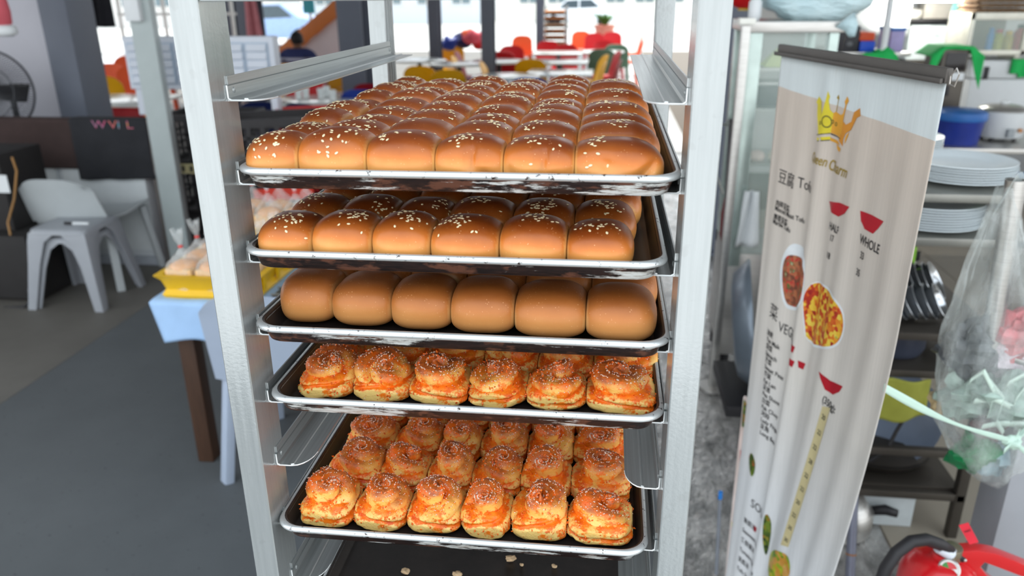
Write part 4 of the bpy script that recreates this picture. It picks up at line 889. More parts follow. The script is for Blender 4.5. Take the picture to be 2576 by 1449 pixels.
def loaf(label, cx, cy, z, w=.098, d=.105, h=.115, grp='bagged loaves in the yellow tray', lean=0):
    t = thing('bagged_loaf', label, 'bread', (cx, cy, z), grp)
    MB().box(cx-w/2, cx+w/2, cy-d/2, cy+d/2, z+.001, z+h*.82).build('loaf', mloaf, t, bevel=.010, seg=3)
    MB().ball((cx, cy, z+h*.80), (w*.5, d*.5, h*.18), 18, 8).build('crown', mtop, t, smooth=180)
    r_ = random.Random(int(cx*1e4)); N = 20; prof = [(.94, .0), (1.06, .02), (1.04, h*.8), (.9, h*.98), (.45, h*1.18), (.10, h*1.38), (.10, h*1.44), (.28, h*1.66), (.40, h*1.95)]
    m = MB(); vs = []
    for i, (q, zz) in enumerate(prof):
        for k_ in range(N):
            a_ = 2*math.pi*k_/N; sq = 1/max(abs(math.cos(a_)), abs(math.sin(a_)))**(.75 if i < 4 else .1)
            j_ = 1+(.10 if i > 3 else .03)*math.sin(5*a_+i)+r_.uniform(-.06, .06)*(i > 3)
            vs.append((cx+w*.52*q*sq*math.cos(a_)*j_+lean*max(0, zz-h), cy+d*.52*q*sq*math.sin(a_)*j_, z+zz+(r_.uniform(-.01, .01) if i == len(prof)-1 else 0)))
    m.add(vs, [(i*N+k_, i*N+(k_+1) % N, (i+1)*N+(k_+1) % N, (i+1)*N+k_) for i in range(len(prof)-1) for k_ in range(N)]); m.build('bag', mbag, t, smooth=180)
    MB().tube([(cx+lean*h*.41+w*.052*math.cos(a_), cy+d*.052*math.sin(a_), z+h*1.41) for a_ in [2*math.pi*i/12 for i in range(12)]], .004, 6, closed=True).build('tie', M('red tie', (214, 40, 34), .4), t)
for i in range(3):
    for j in range(3): loaf('bagged white loaf with red tie, yellow tray, %s, %s from left' % (rowname(i), ORD[j]), -1.315+j*.110, 1.722+i*.116, .673, lean=.15*(j-.6))
bx0 = (-1.3153, 2.35, 0.7422)[0]
ytray('second yellow plastic tray of bagged loaves, behind the rack post', bx0-.10, bx0+.30, 2.20, 2.46, .680, .085)
for i in range(2):
    for j in range(3): loaf('white loaf in clear bag, second yellow tray, %s, %s from left' % (rowname(i), ORD[j]), bx0-.035+j*.118, 2.27+i*.118, .688, grp='bagged loaves in the second yellow tray', h=.15)
# light blue grey chair
ch = (-1.1242, 1.47, 0.7682)
shellchair('pale blue grey plastic chair pushed against the bread table, behind the rack post', ch[0]+.205, 1.77, math.pi, M('pale blue grey plastic', (164, 176, 194), .42, var=.02), sh=.42, bh=ch[2]+.015, w=.52)

# ================================================================ dining hall behind the rack
mR = M('red plastic chair', (206, 30, 36), .4, var=.04); mY = M('yellow plastic chair', (236, 172, 14), .4, var=.04); mB_ = M('blue plastic chair', (34, 60, 150), .4, var=.04)
mO = M('orange plastic chair', (236, 92, 40), .4, var=.04); mG = M('green plastic chair', (96, 132, 108), .45, var=.04); mMar = M('maroon plastic chair', (140, 14, 30), .4, var=.04)
mtab = M('pale laminate', (232, 236, 232), .12, var=.02); mleg = M('dark table leg', (44, 46, 52), .45, .3)
_proto = {}
def chair(key, mat, x, y, rot, label, group, sc=1.0):
    if key not in _proto: t = _proto[key] = shellchair(label, 0, 0, 0, mat, name='plastic_chair', group=group, sh=.45, bh=.84, w=.46)
    else: t = copy_tree(_proto[key])
    t.location = (x, y, 0); t.rotation_euler = (0, 0, rot); t.scale = (sc, sc, sc); return tag(t, label, 'chair', group)
def round_table(label, x, y, r=.45, h=.75, group='pale hall tables', sq=False):
    t = thing('dining_table', label, 'table', (x, y, 0), group)
    if sq: MB().box(x-r, x+r, y-.38, y+.38, h-.03, h).build('tabletop', mtab, t, bevel=.008)
    else: MB().lathe([(r-.02, h-.03), (r, h-.024), (r, h-.006), (r-.008, h)], (x, y, 0), 40).build('tabletop', mtab, t, smooth=40)
    MB().lathe([(.24, 0), (.23, .02), (.05, .05), (.035, .12), (.035, h-.06), (.14, h-.03)], (x, y, 0), 20).build('pedestal', mleg, t, smooth=40)
    return t
def at(p, z=0): return p
# near left table with glasses, red chair behind it
a = (-2.5328, 6.2974, 0.75); round_table('nearest round white table, left of the buns, with navy chairs', a[0], a[1], .44)
chair('B', M('navy plastic chair', (22, 34, 82), .4), a[0]-.25, a[1]-.42, math.pi+.2, 'navy chair before the nearest round table, left one', 'navy chairs at the nearest table')
chair('B', None, a[0]+.28, a[1]-.50, math.pi-.3, 'navy chair before the nearest round table, right one', 'navy chairs at the nearest table')
chair('R', mR, a[0]-.50, a[1]+.90, .1, 'red chair behind the nearest round table', 'red hall chairs')
mgl = M('clear plastic cup', (232, 238, 238), .15, var=.02)
for i, p in enumerate(((-2.7287, 6.4307, 0.75), (-2.6939, 6.5224, 0.75), (-2.5276, 6.4721, 0.75), (-2.3746, 6.364, 0.75), (-2.5376, 6.654, 0.75))):
    m = MB().lathe([(.026, 0), (.034, .085), (.031, .085), (.023, .004)], (0, 0, 0), 16)
    tag(m.build('cup', mgl, loc=(p[0], p[1], .75)), 'white cup on the nearest round table, %s from left' % ['first', 'second', 'third', 'fifth', 'fourth'][i], 'cup', 'cups on the nearest round table')
# left gap: draped table, yellow chair, orange chairs, grille
a = (-4.4454, 6.3002, 0.75); t = round_table('square table with shiny white cover, seen left of the pale post', a[0]+.02, a[1], .42, sq=True)
def drp(u, v):
    x = a[0]-.42+.88*u
    return (x, a[1]-.385-.01*math.sin(u*14), .72-.42*v)
tag(MB().grid(drp, 20, 6, .004).build('red_table_skirt', M('red cloth', (160, 16, 24), .7), smooth=180), 'red skirt hanging from the shiny white covered table', 'cloth')
chair('Y', mY, (-5.4961, 7.9, 0.8482)[0], 7.9, math.pi+.1, 'yellow chair behind the shiny covered table, left of the pale post', 'yellow chairs left')
for i, (px_, Y, rz) in enumerate(((-5.75, 8.6, .4), (-6.35, 8.9, .2), (-6.2, 9.9, .5), (-5.6, 10.2, .1), (-6.9, 10.3, .3))): chair('O', mO, px_, Y, rz, 'orange chair beyond the white grille, %s' % ['nearest of the left pair', 'nearest of the right pair', 'middle one', 'farthest right', 'farthest left'][i], 'orange chairs beyond the grille')
g = thing('white_grille', 'white metal grille with square openings behind the blue grey column', 'grille', (-6.3, 11.0, 0)); mgr_ = M('white grille paint', (232, 232, 228), .5)
for i in range(7): MB().box(-7.3+i*.36, -7.26+i*.36, 11.0, 11.04, 0, 2.6).build('upright', mgr_, g, smooth=0)
for i in range(7): MB().box(-7.3, -5.1, 10.98, 11.0, .3+i*.36, .34+i*.36).build('crossbar', mgr_, g, smooth=0)
# stair with orange stringer
mst = M('orange stair stringer', (206, 116, 52), .5, var=.04); Y0 = 11.0
p, q = Vector((-4.9924, 11, 0.6554)), Vector((-3.4801, 11, 1.7424)); d = (q-p).normalized(); p2 = p-d*((p.z)/d.z); q2 = q+d*2.2
st = thing('staircase', 'staircase with orange stringer and pale wall under it, behind the seated person', 'stairs', (p2.x, 11.0, 0))
MB().bar(p2, q2, .06, .20, (0, 0, 1)).build('stringer', mst, st, bevel=.005)
MB().bar(p2+Vector((0, 1.0, 0)), q2+Vector((0, 1.0, 0)), .06, .20, (0, 0, 1)).build('stringer', mst, st, bevel=.005)
n = int((q2.z-p2.z)/.17)
for i in range(n):
    c = p2+(q2-p2)*((i+.5)/n); MB().box(c.x-.14, c.x+.14, 11.03, 11.97, c.z+.02, c.z+.06).build('tread', M('grey stair tread', (150, 150, 150), .7), st, smooth=0)
w0 = p2.x+.12
we = (-3.754, 11.05, 1.026)[0]
MB().prism([(w0+.25, 11.05, 0), (we, 11.05, 0), (we, 11.05, (we-p2.x)*d.z/d.x-.12), (w0+.25, 11.05, .12)], (0, .05, 0)).build('under_stair_wall', M('pinkish white wall', (222, 208, 208), .75, var=.02), st, smooth=0)
# person on a yellow chair
hx = (-3.9763, 9.6, 1.1038)
def skinfig(name, nodes, edges, mat, parent, sub=2):
    me = bpy.data.meshes.new(name); me.from_pydata([n_[0] for n_ in nodes], edges, []); o = bpy.data.objects.new(name, me); col.objects.link(o)
    sk = o.modifiers.new('skin', 'SKIN'); sk.use_smooth_shade = True; su = o.modifiers.new('sub', 'SUBSURF'); su.levels = su.render_levels = sub
    for v_, n_ in zip(me.skin_vertices[0].data, nodes): v_.radius = n_[1] if hasattr(n_[1], '__len__') else (n_[1], n_[1])
    me.skin_vertices[0].data[0].use_root = True; bpy.context.view_layer.update()
    m2 = bpy.data.meshes.new_from_object(o.evaluated_get(bpy.context.evaluated_depsgraph_get())); bpy.data.objects.remove(o); m2.name = name
    m2.materials.clear(); m2.materials.append(mat); m2.shade_smooth(); o = bpy.data.objects.new(name, m2); col.objects.link(o); o.parent = parent; return o
hz = (-3.9663, 9.6, 1.1934)[2]; S = hz/1.27; hx0 = hx[0]
per = thing('person', 'person seen from behind in blue striped shirt, sitting on a yellow chair', 'person', (hx0, 9.6, 0)); per.scale = (S, S, S)
sk_ = M('brown skin', (112, 78, 60), .6)
nodes = [((0, 0, .50), (.16, .12)), ((0, .02, .68), (.15, .11)), ((0, .03, .88), (.17, .115)), ((0, .05, 1.0), (.10, .08)), ((0, .07, 1.06), .055), ((0, .08, 1.13), (.075, .085)), ((0, .08, 1.20), (.072, .088)),
         ((-.20, .04, .97), .062), ((-.25, .12, .75), .046), ((-.20, .33, .74), .034), ((-.14, .42, .76), .03), ((.20, .04, .97), .062), ((.25, .12, .75), .046), ((.20, .33, .74), .034), ((.14, .42, .76), .03),
         ((-.10, .10, .50), .085), ((-.12, .44, .50), .062), ((-.12, .44, .10), .042), ((-.12, .54, .04), .038), ((.10, .10, .50), .085), ((.12, .44, .50), .062), ((.12, .44, .10), .042), ((.12, .54, .04), .038)]
ed = [(0, 1), (1, 2), (2, 3), (3, 4), (4, 5), (5, 6), (3, 7), (7, 8), (8, 9), (9, 10), (3, 11), (11, 12), (12, 13), (13, 14), (0, 15), (15, 16), (16, 17), (17, 18), (0, 19), (19, 20), (20, 21), (21, 22)]
skinfig('body', nodes, ed, sk_, per)
k = NT('striped blue shirt'); tc = k.n('ShaderNodeTexCoord'); sp = k.n('ShaderNodeSeparateXYZ'); k.l(tc.outputs['Object'], sp.inputs[0])
wv = k.math('GREATER_THAN', k.math('FRACT', k.math('MULTIPLY', sp.outputs['Z'], 15.0)), .5); lo = k.math('LESS_THAN', sp.outputs['Z'], .95)
k.base(k.mix(k.math('MULTIPLY', wv, lo), (36, 46, 92), (170, 172, 190))); msh = k.set(Roughness=.85)
sn = [((0, 0, .46), (.185, .145)), ((0, .02, .68), (.175, .135)), ((0, .03, .88), (.195, .138)), ((0, .05, 1.0), (.125, .10)), ((0, .06, 1.035), .065), ((-.205, .04, .97), .082), ((-.25, .10, .80), .064), ((.205, .04, .97), .082), ((.25, .10, .80), .064)]
skinfig('shirt', sn, [(0, 1), (1, 2), (2, 3), (3, 4), (3, 5), (5, 6), (3, 7), (7, 8)], msh, per)
skinfig('trousers', [((0, 0, .52), (.178, .135))]+[(n_[0], n_[1]+.014) for n_ in nodes[15:18]]+[(n_[0], n_[1]+.014) for n_ in nodes[19:22]], [(0, 1), (1, 2), (2, 3), (0, 4), (4, 5), (5, 6)], M('dark trousers', (44, 46, 56), .8), per)
MB().ball((0, .07, 1.19), (.088, .100, .098), 20, 12).build('hair', M('black hair', (26, 24, 26), .7), None, smooth=180).parent = per
for sx in (-1, 1):
    MB().ball((sx*.080, .09, 1.15), (.014, .024, .032), 10, 8).build('ear', sk_, None, smooth=180).parent = per
    MB().ball((sx*.030, .163, 1.165), (.012, .008, .009), 8, 6).build('eye', M('eye white', (220, 216, 210), .4), None, smooth=180).parent = per
MB().ball((0, .175, 1.14), (.014, .018, .022), 10, 8).build('nose', sk_, None, smooth=180).parent = per
MB().ball((0, .160, 1.095), (.026, .008, .007), 10, 6).build('mouth', M('lips', (110, 60, 54), .6), None, smooth=180).parent = per
chair('Y', None, hx0, 9.62, math.pi, 'yellow chair the seated person is sitting on', 'yellow chairs left')
round_table('round table the seated person faces, before the stairs', hx0+.5, 10.42, .42)
chair('Y', None, (-3.5409, 9.9, 0.8814)[0], 9.9, 0, 'yellow chair against the pinkish stair wall', 'yellow chairs left')
chair('R', None, (-3.7013, 10.4, 0.9264)[0], 10.4, 0, 'red chair right behind the yellow one at the stair wall', 'red hall chairs')
# blue and maroon chairs right of the wide column
chair('Bl', mB_, (-2.151, 6.8, 0.8292)[0], 6.8, math.pi, 'blue chair seen left of the rear rack post', 'blue hall chairs')
chair('Ma', mMar, (-2.1983, 7.3, 0.7751)[0], 7.3, math.pi, 'maroon chair next to the blue chair, left of the rear rack post', 'maroon hall chairs')
# centre
tabs = [(1055, 150, 'pale table at left, between rear rack post and slim column'), (1155, 158, 'pale table right of the slim dark column'), (1305, 152, 'pale table at centre, among red and yellow chairs'), (1290, 190, 'pale table nearest the back of the buns'), (1410, 180, 'long pale table before the distant rack, nearest of three'), (1410, 153, 'long pale table before the distant rack, middle of three'), (1405, 131, 'long pale table before the distant rack, farthest of three'), (1490, 128, 'white table by the green chairs, right')]
for (x_, y_, lb), c in zip(tabs, ((-2.638, 10.955, 0.75), (-1.942, 10.412, 0.75), (-1.4377, 10.8371, 0.75), (-1.0598, 8.6454, 0.75), (-0.4459, 9.1652, 0.75), (-0.5446, 10.7874, 0.75), (-0.6842, 12.5468, 0.75), (-0.0083, 12.8327, 0.75))):
    round_table(lb, c[0], c[1], .40, sq='long' in lb)
ch_list = [
 ('Y', None, (-1.8129, 8.8, 0.7879), 8.8, math.pi+.3, 'yellow chair right of the slim dark column', 'yellow hall chairs'),
 ('Y', None, (-2.1753, 9.3, 0.6927), 9.3, math.pi, 'yellow chair left of the slim dark column', 'yellow hall chairs'),
 ('Y', None, (-1.7501, 10.6, 0.6424), 10.6, math.pi/2, 'yellow chair at left of the dark column behind the blue chair', 'yellow hall chairs'),
 ('Ma', None, (-1.8676, 11.5, 0.6507), 11.5, math.pi/2, 'maroon chair at the table right of the slim column', 'maroon hall chairs'),
 ('Bl', None, (-1.1625, 8, 0.769), 8.0, math.pi, 'blue chair in front of the dark column', 'blue hall chairs'),
 ('Bl', None, (-0.6577, 8, 0.7924), 8.0, math.pi-.1, 'blue chair at the pale table nearest the buns', 'blue hall chairs'),
 ('R', None, (-1.4878, 11.8, 0.687), 11.8, math.pi, 'red chair left of the centre table', 'red hall chairs'),
 ('R', None, (-1.4454, 12.6, 0.6383), 12.6, .2, 'red chair behind the centre table', 'red hall chairs'),
 ('R', None, (-0.6111, 13, 0.6935), 13.0, 0, 'red chair between the long pale tables', 'red hall chairs'),
 ('R', None, (-0.9921, 14, 0.6581), 14.0, 0, 'red chair left of the farthest long table', 'red hall chairs'),
 ('Y', None, (-0.9062, 10.4, 0.716), 10.4, math.pi, 'yellow chair right of the centre table', 'yellow hall chairs'),
 ('Y', None, (-1.1817, 9.6, 0.7328), 9.6, math.pi/2, 'yellow chair left of the centre table', 'yellow hall chairs'),
 ('Y', None, (-0.2182, 9.6, 0.7505), 9.6, -math.pi/2, 'yellow chair at the right end of the nearest long table', 'yellow hall chairs'),
 ('Y', None, (-0.2127, 11, 0.7506), 11.0, -math.pi/2-.3, 'yellow chair at the right end of the middle long table', 'yellow hall chairs'),
 ('Ma', None, (-0.0232, 10, 0.7518), 10.0, -math.pi/2, 'maroon chair on the pale floor right of the long tables', 'maroon hall chairs'),
 ('R', None, (-0.0224, 11.6, 0.7627), 11.6, -math.pi/2+.2, 'red chair behind the maroon chair at right', 'red hall chairs'),
 ('G', mG, (0.0283, 12.4, 0.7788), 12.4, math.pi, 'grey green chair left of its twin at right', 'green hall chairs'),
 ('G', None, (0.2581, 13.6, 0.7524), 13.6, math.pi, 'grey green chair right of its twin at right', 'green hall chairs'),
 ('R', None, (0.1331, 14, 0.741), 14.0, .3, 'red chair between the two grey green chairs', 'red hall chairs'),
 ('O', None, (0.4501, 14.5, 0.6606), 14.5, -math.pi/2, 'orange chair at the aisle edge, nearer one', 'orange chairs by the aisle'),
 ('O', None, (0.5084, 16.5, 0.69), 16.5, -math.pi/2, 'orange chair at the aisle edge, farther one', 'orange chairs by the aisle'),
 ('O', None, (-0.5264, 18, 0.6508), 18.0, 0, 'orange chair right of the distant rack', 'orange hall chairs'),
 ('O', None, (-1.6831, 16, 0.6963), 16.0, 0, 'orange chair left of the far dark column', 'orange hall chairs'),
 ('R', None, (-0.1898, 17, 0.6874), 17.0, 0, 'far red chair below the potted plant', 'red hall chairs'),
 ('R', None, (0.1963, 17.5, 0.6598), 17.5, 0, 'far red chair right of the potted plant', 'red hall chairs'),
 ('Y', None, (-2.5797, 12.9, 0.6007), 12.9, 0, 'yellow chair behind the table right of the slim column', 'yellow hall chairs'),
]
for key, m_, p, Y, rz, lb, gp in ch_list: chair(key, m_, p[0], Y, rz, lb, gp)
# heap of coloured clothes on the table right of the slim column
c = (-2.2979, 12.8181, 0.75)
for i, (dx, dz, r_, mm_, lb) in enumerate(((-.22, .05, .15, mB_, 'blue'), (-.05, .12, .17, M('navy heap', (40, 44, 90), .8), 'navy'), (.12, .20, .15, M('pink cloth heap', (226, 96, 110), .8), 'pink'), (.18, .10, .14, mR, 'red'), (.05, .30, .10, mO, 'orange'), (.24, .26, .10, M('slate heap', (80, 92, 120), .8), 'slate'))):
    m = MB().ball((0, 0, r_*.7), (r_, r_*.8, r_*.75), 18, 12); m.v = [tuple(Vector(v_)*(1+.35*noise.noise(Vector(v_)*9+Vector((i*5, 0, 0))))) for v_ in m.v]; zm = min(v_[2] for v_ in m.v); m.v = [(v_[0], v_[1], v_[2]-zm) for v_ in m.v]
    tag(m.build('cloth_bundle', mm_, loc=(c[0]+dx*1.2, c[1]+.25*(i % 2), .75+max(0, dz-.1)), smooth=180), '%s cloth bundle in the heap on the table right of slim column' % lb, 'bundle', 'cloth bundles heaped on the table')
c0 = (-1.942, 10.412, 0.75); c1 = (-2.638, 10.955, 0.75)
# distant bakery rack
a0, a1, b0, b1 = (-1.1414, -0.6973, 0.6055, 1.3325)
dr = thing('distant_bakery_rack', 'distant rack with trays of bread, right of the far dark column', 'rack', ((a0+a1)/2, 15, 0))
for x_ in (a0, a1-.03):
    for y_ in (15, 15.55): MB().box(x_, x_+.03, y_, y_+.03, 0, b1+.1).build('post', malu, dr, smooth=0)
mbr = M('distant bread', (206, 138, 84), .6, var=.25, scale=9)
for i in range(9):
    zz = .35+i*(b1-.35)/8.6
    tr = MB().box(a0+.03, a1-.03, 15, 15.55, zz, zz+.025).build('tray', M('dark tray', (60, 40, 36), .5), dr, smooth=0)
    m = MB()
    for q in range(5): MB().ball((a0+.07+(a1-a0-.14)*q/4, 15.10, zz+.05), (.055, .08, .04), 10, 6).build('loaf', mbr if i % 3 else M('distant pale bread', (214, 176, 140), .6), tr, smooth=180)
# potted plant
c = (0.0077, 19, 0.6696)
pp = thing('potted_plant', 'potted plant in pink planter by the far opening', 'plant', (c[0], 19, 0))
MB().lathe([(.16, 0), (.24, .5), (.26, .52), (.23, .52), (.20, .45), (.01, .44)], (c[0], 19, .42), 24).build('planter', M('pink planter', (226, 150, 130), .6), pp, smooth=40)
MB().lathe([(.3, 0), (.3, .42)], (c[0], 19, 0), 20).build('stand', mwhite, pp)
for i in range(26):
    a_ = i*2.4; l_ = .35+.25*((i*7) % 5)/5; dr_ = Vector((math.cos(a_)*.6, math.sin(a_)*.6, .8)).normalized()
    o_ = Vector((c[0], 19, .90)); sdv = dr_.cross(Vector((0, 0, 1))).normalized()
    MB().grid(lambda u, v: o_+dr_*l_*u+Vector((0, 0, -.25*u*u*l_))+sdv*(v-.5)*.10*math.sin(math.pi*min(1, u*.95+.05)), 5, 2, .003).build('leaf', M('plant leaf', (60, 110, 40), .5, var=.2), pp, smooth=180)
# outside: houses, road vehicles, parasol
def house(label, x0, x1, y, h, wallm, nw, roofm):
    t = thing('house', label, 'building', ((x0+x1)/2, y, -.05))
    MB().box(x0, x1, y, y+8, -.05, h).build('wall', wallm, t, smooth=0)
    MB().prism([(x0-.4, y-.5, h), (x1+.4, y-.5, h), (x1+.4, y+4, h+1.8), (x0-.4, y+4, h+1.8)], (0, 0, .12)).build('roof', roofm, t, smooth=0)
    for fl in range(2):
        for i in range(nw):
            xx = x0+(x1-x0)*(i+.5)/nw; zz = 1.1+fl*2.9
            if zz+1.4 > h: continue
            w_ = MB().box(xx-.62, xx+.62, y-.06, y, zz-.06, zz+1.36).build('window', mwhite, t, smooth=0)
            for s_ in (-1, 1): MB().box(xx+s_*.30-.26, xx+s_*.30+.26, y-.08, y-.06, zz, zz+1.30).build('pane', M('window pane', (110, 128, 134), .1), w_, smooth=0)
    return t
mcream = M('cream render', (236, 234, 224), .8, var=.03)
house('cream house beyond the hall, behind the distant rack', -6, 5, 52, 6.4, mcream, 6, M('grey roof tile', (120, 112, 106), .8))
house('pale blue grey house beyond the hall, behind the slim column', -19, -8, 50, 5.2, M('pale blue render', (206, 214, 222), .8, var=.03), 5, M('brown roof tile', (150, 110, 84), .8))
house('white house beyond the hall at far left', -34, -21, 46, 6.2, mwhite, 6, M('grey roof tile', (120, 112, 106), .8))
def car(label, cx, cy, mat, rot=0):
    t = thing('parked_car', label, 'car', (cx, cy, -.05)); Lh, W = 2.1, .85
    prof = [(-Lh, .30), (-Lh, .72), (-1.7, .86), (-1.15, .92), (-.62, 1.40), (.75, 1.44), (1.35, 1.0), (1.95, .92), (Lh, .70), (Lh, .30)]
    MB().prism([(cx+x, cy-W, z-.05) for x, z in prof], (0, 2*W, 0)).build('body', mat, t, bevel=.05)
    for a_, b_ in (((-.98, .97), (-.55, 1.34)), ((.05, 1.0), (.70, 1.36))): pass
    MB().prism([(cx+x, cy-W-.01, z-.05) for x, z in ((-1.0, .96), (-.58, 1.34), (.02, 1.37), (.02, .96))], (0, .02, 0)).build('window', M('car glass', (70, 84, 92), .1), t, smooth=0)
    MB().prism([(cx+x, cy-W-.01, z-.05) for x, z in ((.10, .96), (.10, 1.37), (.70, 1.38), (1.15, 1.0))], (0, .02, 0)).build('window', M('car glass', (70, 84, 92), .1), t, smooth=0)
    for x in (-1.3, 1.35):
        for s_ in (-1, 1): MB().cyl((cx+x, cy+s_*(W-.10), .26), (cx+x, cy+s_*(W+.02), .26), .31, n=24).build('wheel', M('tyre', (30, 30, 32), .8), t, bevel=.02)
    return t
c = (-11.9445, 27, 0.7848); car('blue grey car parked outside, left of the stairs', c[0], 27.5, M('blue grey car paint', (150, 176, 214), .25))
c = (-1.5914, 44, 0.4959); car('white car parked outside, right of the distant rack', c[0], 44, M('white car paint', (226, 232, 238), .25))
# pink cloth hung on the dark column left
c = (-4.4599, 9.4, 1.4078); t = thing('hanging_pink_cloth', 'dusty pink cloth hung on the dark column at left', 'cloth', (c[0], 9.4, c[2]-.22))
MB().grid(lambda u, v: (c[0]+(u-.35)*(.10+.10*v), 9.42-.03*math.sin(u*9), c[2]+.35-.62*v), 12, 10, .02).build('fabric', M('dusty pink cloth', (190, 120, 126), .85), t, smooth=180)
# teal shutter panel by the stair top
s0, s1, s2, s3 = (-5.1372, -4.9379, 1.3557, 1.4848)
tag(MB().box(s0, s1, 13.0, 13.05, s2, s3+.3).build('teal_board', M('teal board', (60, 160, 176), .6), bevel=.005), 'teal board seen above the orange stair stringer', 'board')
MB().box((s0+s1)/2-.02, (s0+s1)/2+.02, 13.05, 13.09, 0, s3+.2).build('leg', mwhite, bpy.data.objects['teal_board'], smooth=0)

# ================================================================ right: glass cabinet and kitchen behind the banner
k = NT('brushed stainless'); k.base(k.ramp(k.noise(k.coord((2, 2, 60)), 5), [(.3, (176, 174, 170)), (.7, (200, 198, 194))])); mss = k.set(Metallic=.85, Roughness=.32)
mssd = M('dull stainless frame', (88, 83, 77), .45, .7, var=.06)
k = NT('cabinet glass'); k.base(k.ramp(k.noise(k.coord(), 3), [(.3, (206, 226, 218)), (.7, (220, 236, 230))])); mglass = k.set(Roughness=.05, Alpha=.22, IOR=1.45)
g0, g1 = (0.6874, 2.6, 1.5027)[0], (1.0292, 2.6, 1.4872)[0]; gz0, gz1 = (0.8013, 2.6, 0.5842)[2], (0.8568, 2.6, 1.5288)[2]
gc = thing('glass_cabinet', 'steel framed glass display cabinet behind the banner', 'cabinet', ((g0+g1)/2, 2.8, 0))
MB().box(g0-.01, g1+.02, 2.59, 3.02, gz1-.03, gz1+.012).build('top_frame', mss, gc, bevel=.006)
mgrn = M('green tinted frame', (176, 190, 184), .25, .6)
for x0_, x1_ in ((g0, (0.7406, 2.6, 1.4877)[0]), ((0.9925, 2.6, 1.4725)[0], g1)):
    for y_ in (2.6, 2.96): MB().box(x0_, x1_, y_, y_+.05, gz0-.06, gz1-.03).build('upright', mgrn, gc, bevel=.003)
MB().box(g0+.03, g1-.03, 2.612, 2.616, gz0, gz1-.03).build('front_pane', mglass, gc, smooth=0)
MB().box(g1-.02, g1-.016, 2.65, 2.96, gz0, gz1-.03).build('side_pane', mglass, gc, smooth=0)
MB().box(g0+.016, g0+.020, 2.65, 2.96, gz0, gz1-.03).build('side_pane', mglass, gc, smooth=0)
MB().box(g0, g1, 2.6, 3.01, .10, gz0).build('base_cabinet', mss, gc, bevel=.004)
for x_ in (g0+.03, g1-.03):
    for y_ in (2.63, 2.98): MB().cyl((x_, y_, 0), (x_, y_, .10), .02).build('foot', mblack, gc)
sh_z = [(0.8203, 2.7, 1.2014)[2], (0.8449, 2.7, 0.9729)[2], (0.8123, 2.75, 1.3621)[2]]
for z_ in sh_z: MB().box(g0+.03, g1-.03, 2.64, 2.98, z_-.012, z_).build('shelf', mss, gc, smooth=0)
c = (0.8337, 2.75, 1.386); tag(MB().add([(-.06, -.06, 0), (.06, -.06, 0), (.06, .06, 0), (-.06, .06, 0), (0, 0, .075)], [(0, 1, 2, 3), (0, 1, 4), (1, 2, 4), (2, 3, 4), (3, 0, 4)]).build('folded_paper_cone', M('pale lime paper', (222, 230, 160), .7), loc=(c[0], 2.75, sh_z[2]), smooth=0), 'pale lime pyramid shaped wrap inside the glass cabinet', 'wrap')
b0, b1, b2, b3 = (0.7643, 0.8715, 1.2047, 1.2854); t = thing('black_box', 'black box with steel lid in the glass cabinet', 'box', ((b0+b1)/2, 2.78, sh_z[0])); MB().box(b0, b1, 2.70, 2.86, sh_z[0], sh_z[0]+.085).build('body', mblack, t, bevel=.004); MB().box(b0-.004, b1+.004, 2.695, 2.865, sh_z[0]+.085, sh_z[0]+.098).build('lid', mss, t, bevel=.003)
for i, (dx, r_, mm_, lb) in enumerate(((.10, .035, M('pale dough', (236, 206, 196), .6), 'pale bun inside the glass cabinet, left of its neighbour'), (.18, .038, M('cream dough', (240, 228, 210), .6), 'cream bun inside the glass cabinet, right of its neighbour'))):
    tag(MB().lathe([(.001, 0), (r_*.8, 0), (r_, r_*.4), (r_*.8, r_*.95), (r_*.3, r_*1.2), (.001, r_*1.22)], (0, 0, 0), 20).build('steamed_bun', mm_, loc=(g0+dx, 2.72, sh_z[1]), smooth=180), lb, 'bun', 'buns inside the glass cabinet')
# steel post in front of it with cap
c0_, c1_ = (0.6485, 2.45, 1.5349), (0.7105, 2.45, 0.6307)
sp_ = thing('steel_post', 'square stainless post with cap standing left of the glass cabinet', 'post', (c0_[0], 2.46, 0))
MB().box(c0_[0]-.016, c0_[0]+.016, 2.44, 2.475, 0, c0_[2]).build('shaft', mss, sp_, bevel=.004)
MB().box(c0_[0]-.030, c0_[0]+.030, 2.425, 2.49, c0_[2], c0_[2]+.024).build('cap', M('white cap', (226, 226, 218), .4), sp_, bevel=.006)
MB().cyl((c0_[0], 2.46, 0), (c0_[0], 2.46, .012), .06, n=20).build('foot_plate', mss, sp_)
# bag, bottle on the cabinet, lantern
c = (0.9431, 2.75, 1.5308); zt = gz1+.012
pb = thing('plastic_bag', 'large pale blue plastic bag of goods on the glass cabinet', 'bag', (c[0], 2.8, zt))
def blob(mb, c, r, seed, amp=.3, fr=5, n=28, m=18, flat=None):
    q = MB().ball((0, 0, 0), r, n, m); 
    for v_ in q.v:
        p_ = Vector(v_); p_ = p_*(1+amp*noise.noise(p_*fr+Vector((seed*7.1, 0, 0)))+amp*.4*noise.noise(p_*fr*3+Vector((seed*3.3, 1, 0))))
        w_ = Vector(c)+p_
        if flat is not None: w_.z = max(w_.z, flat)
        mb.v.append(tuple(w_))
    o = len(mb.v)-len(q.v); mb.f += [tuple(i+o for i in f) for f in q.f]; mb.mi += [0]*len(q.f); return mb
k = NT('blue plastic film'); k.base(k.ramp(k.noise(k.coord(), 4), [(.3, (176, 206, 214)), (.7, (206, 228, 232))])); k.bump(k.noise(k.coord((1, 1, 3)), 12, 5), .7, .03); mfilm = k.set(Roughness=.28)
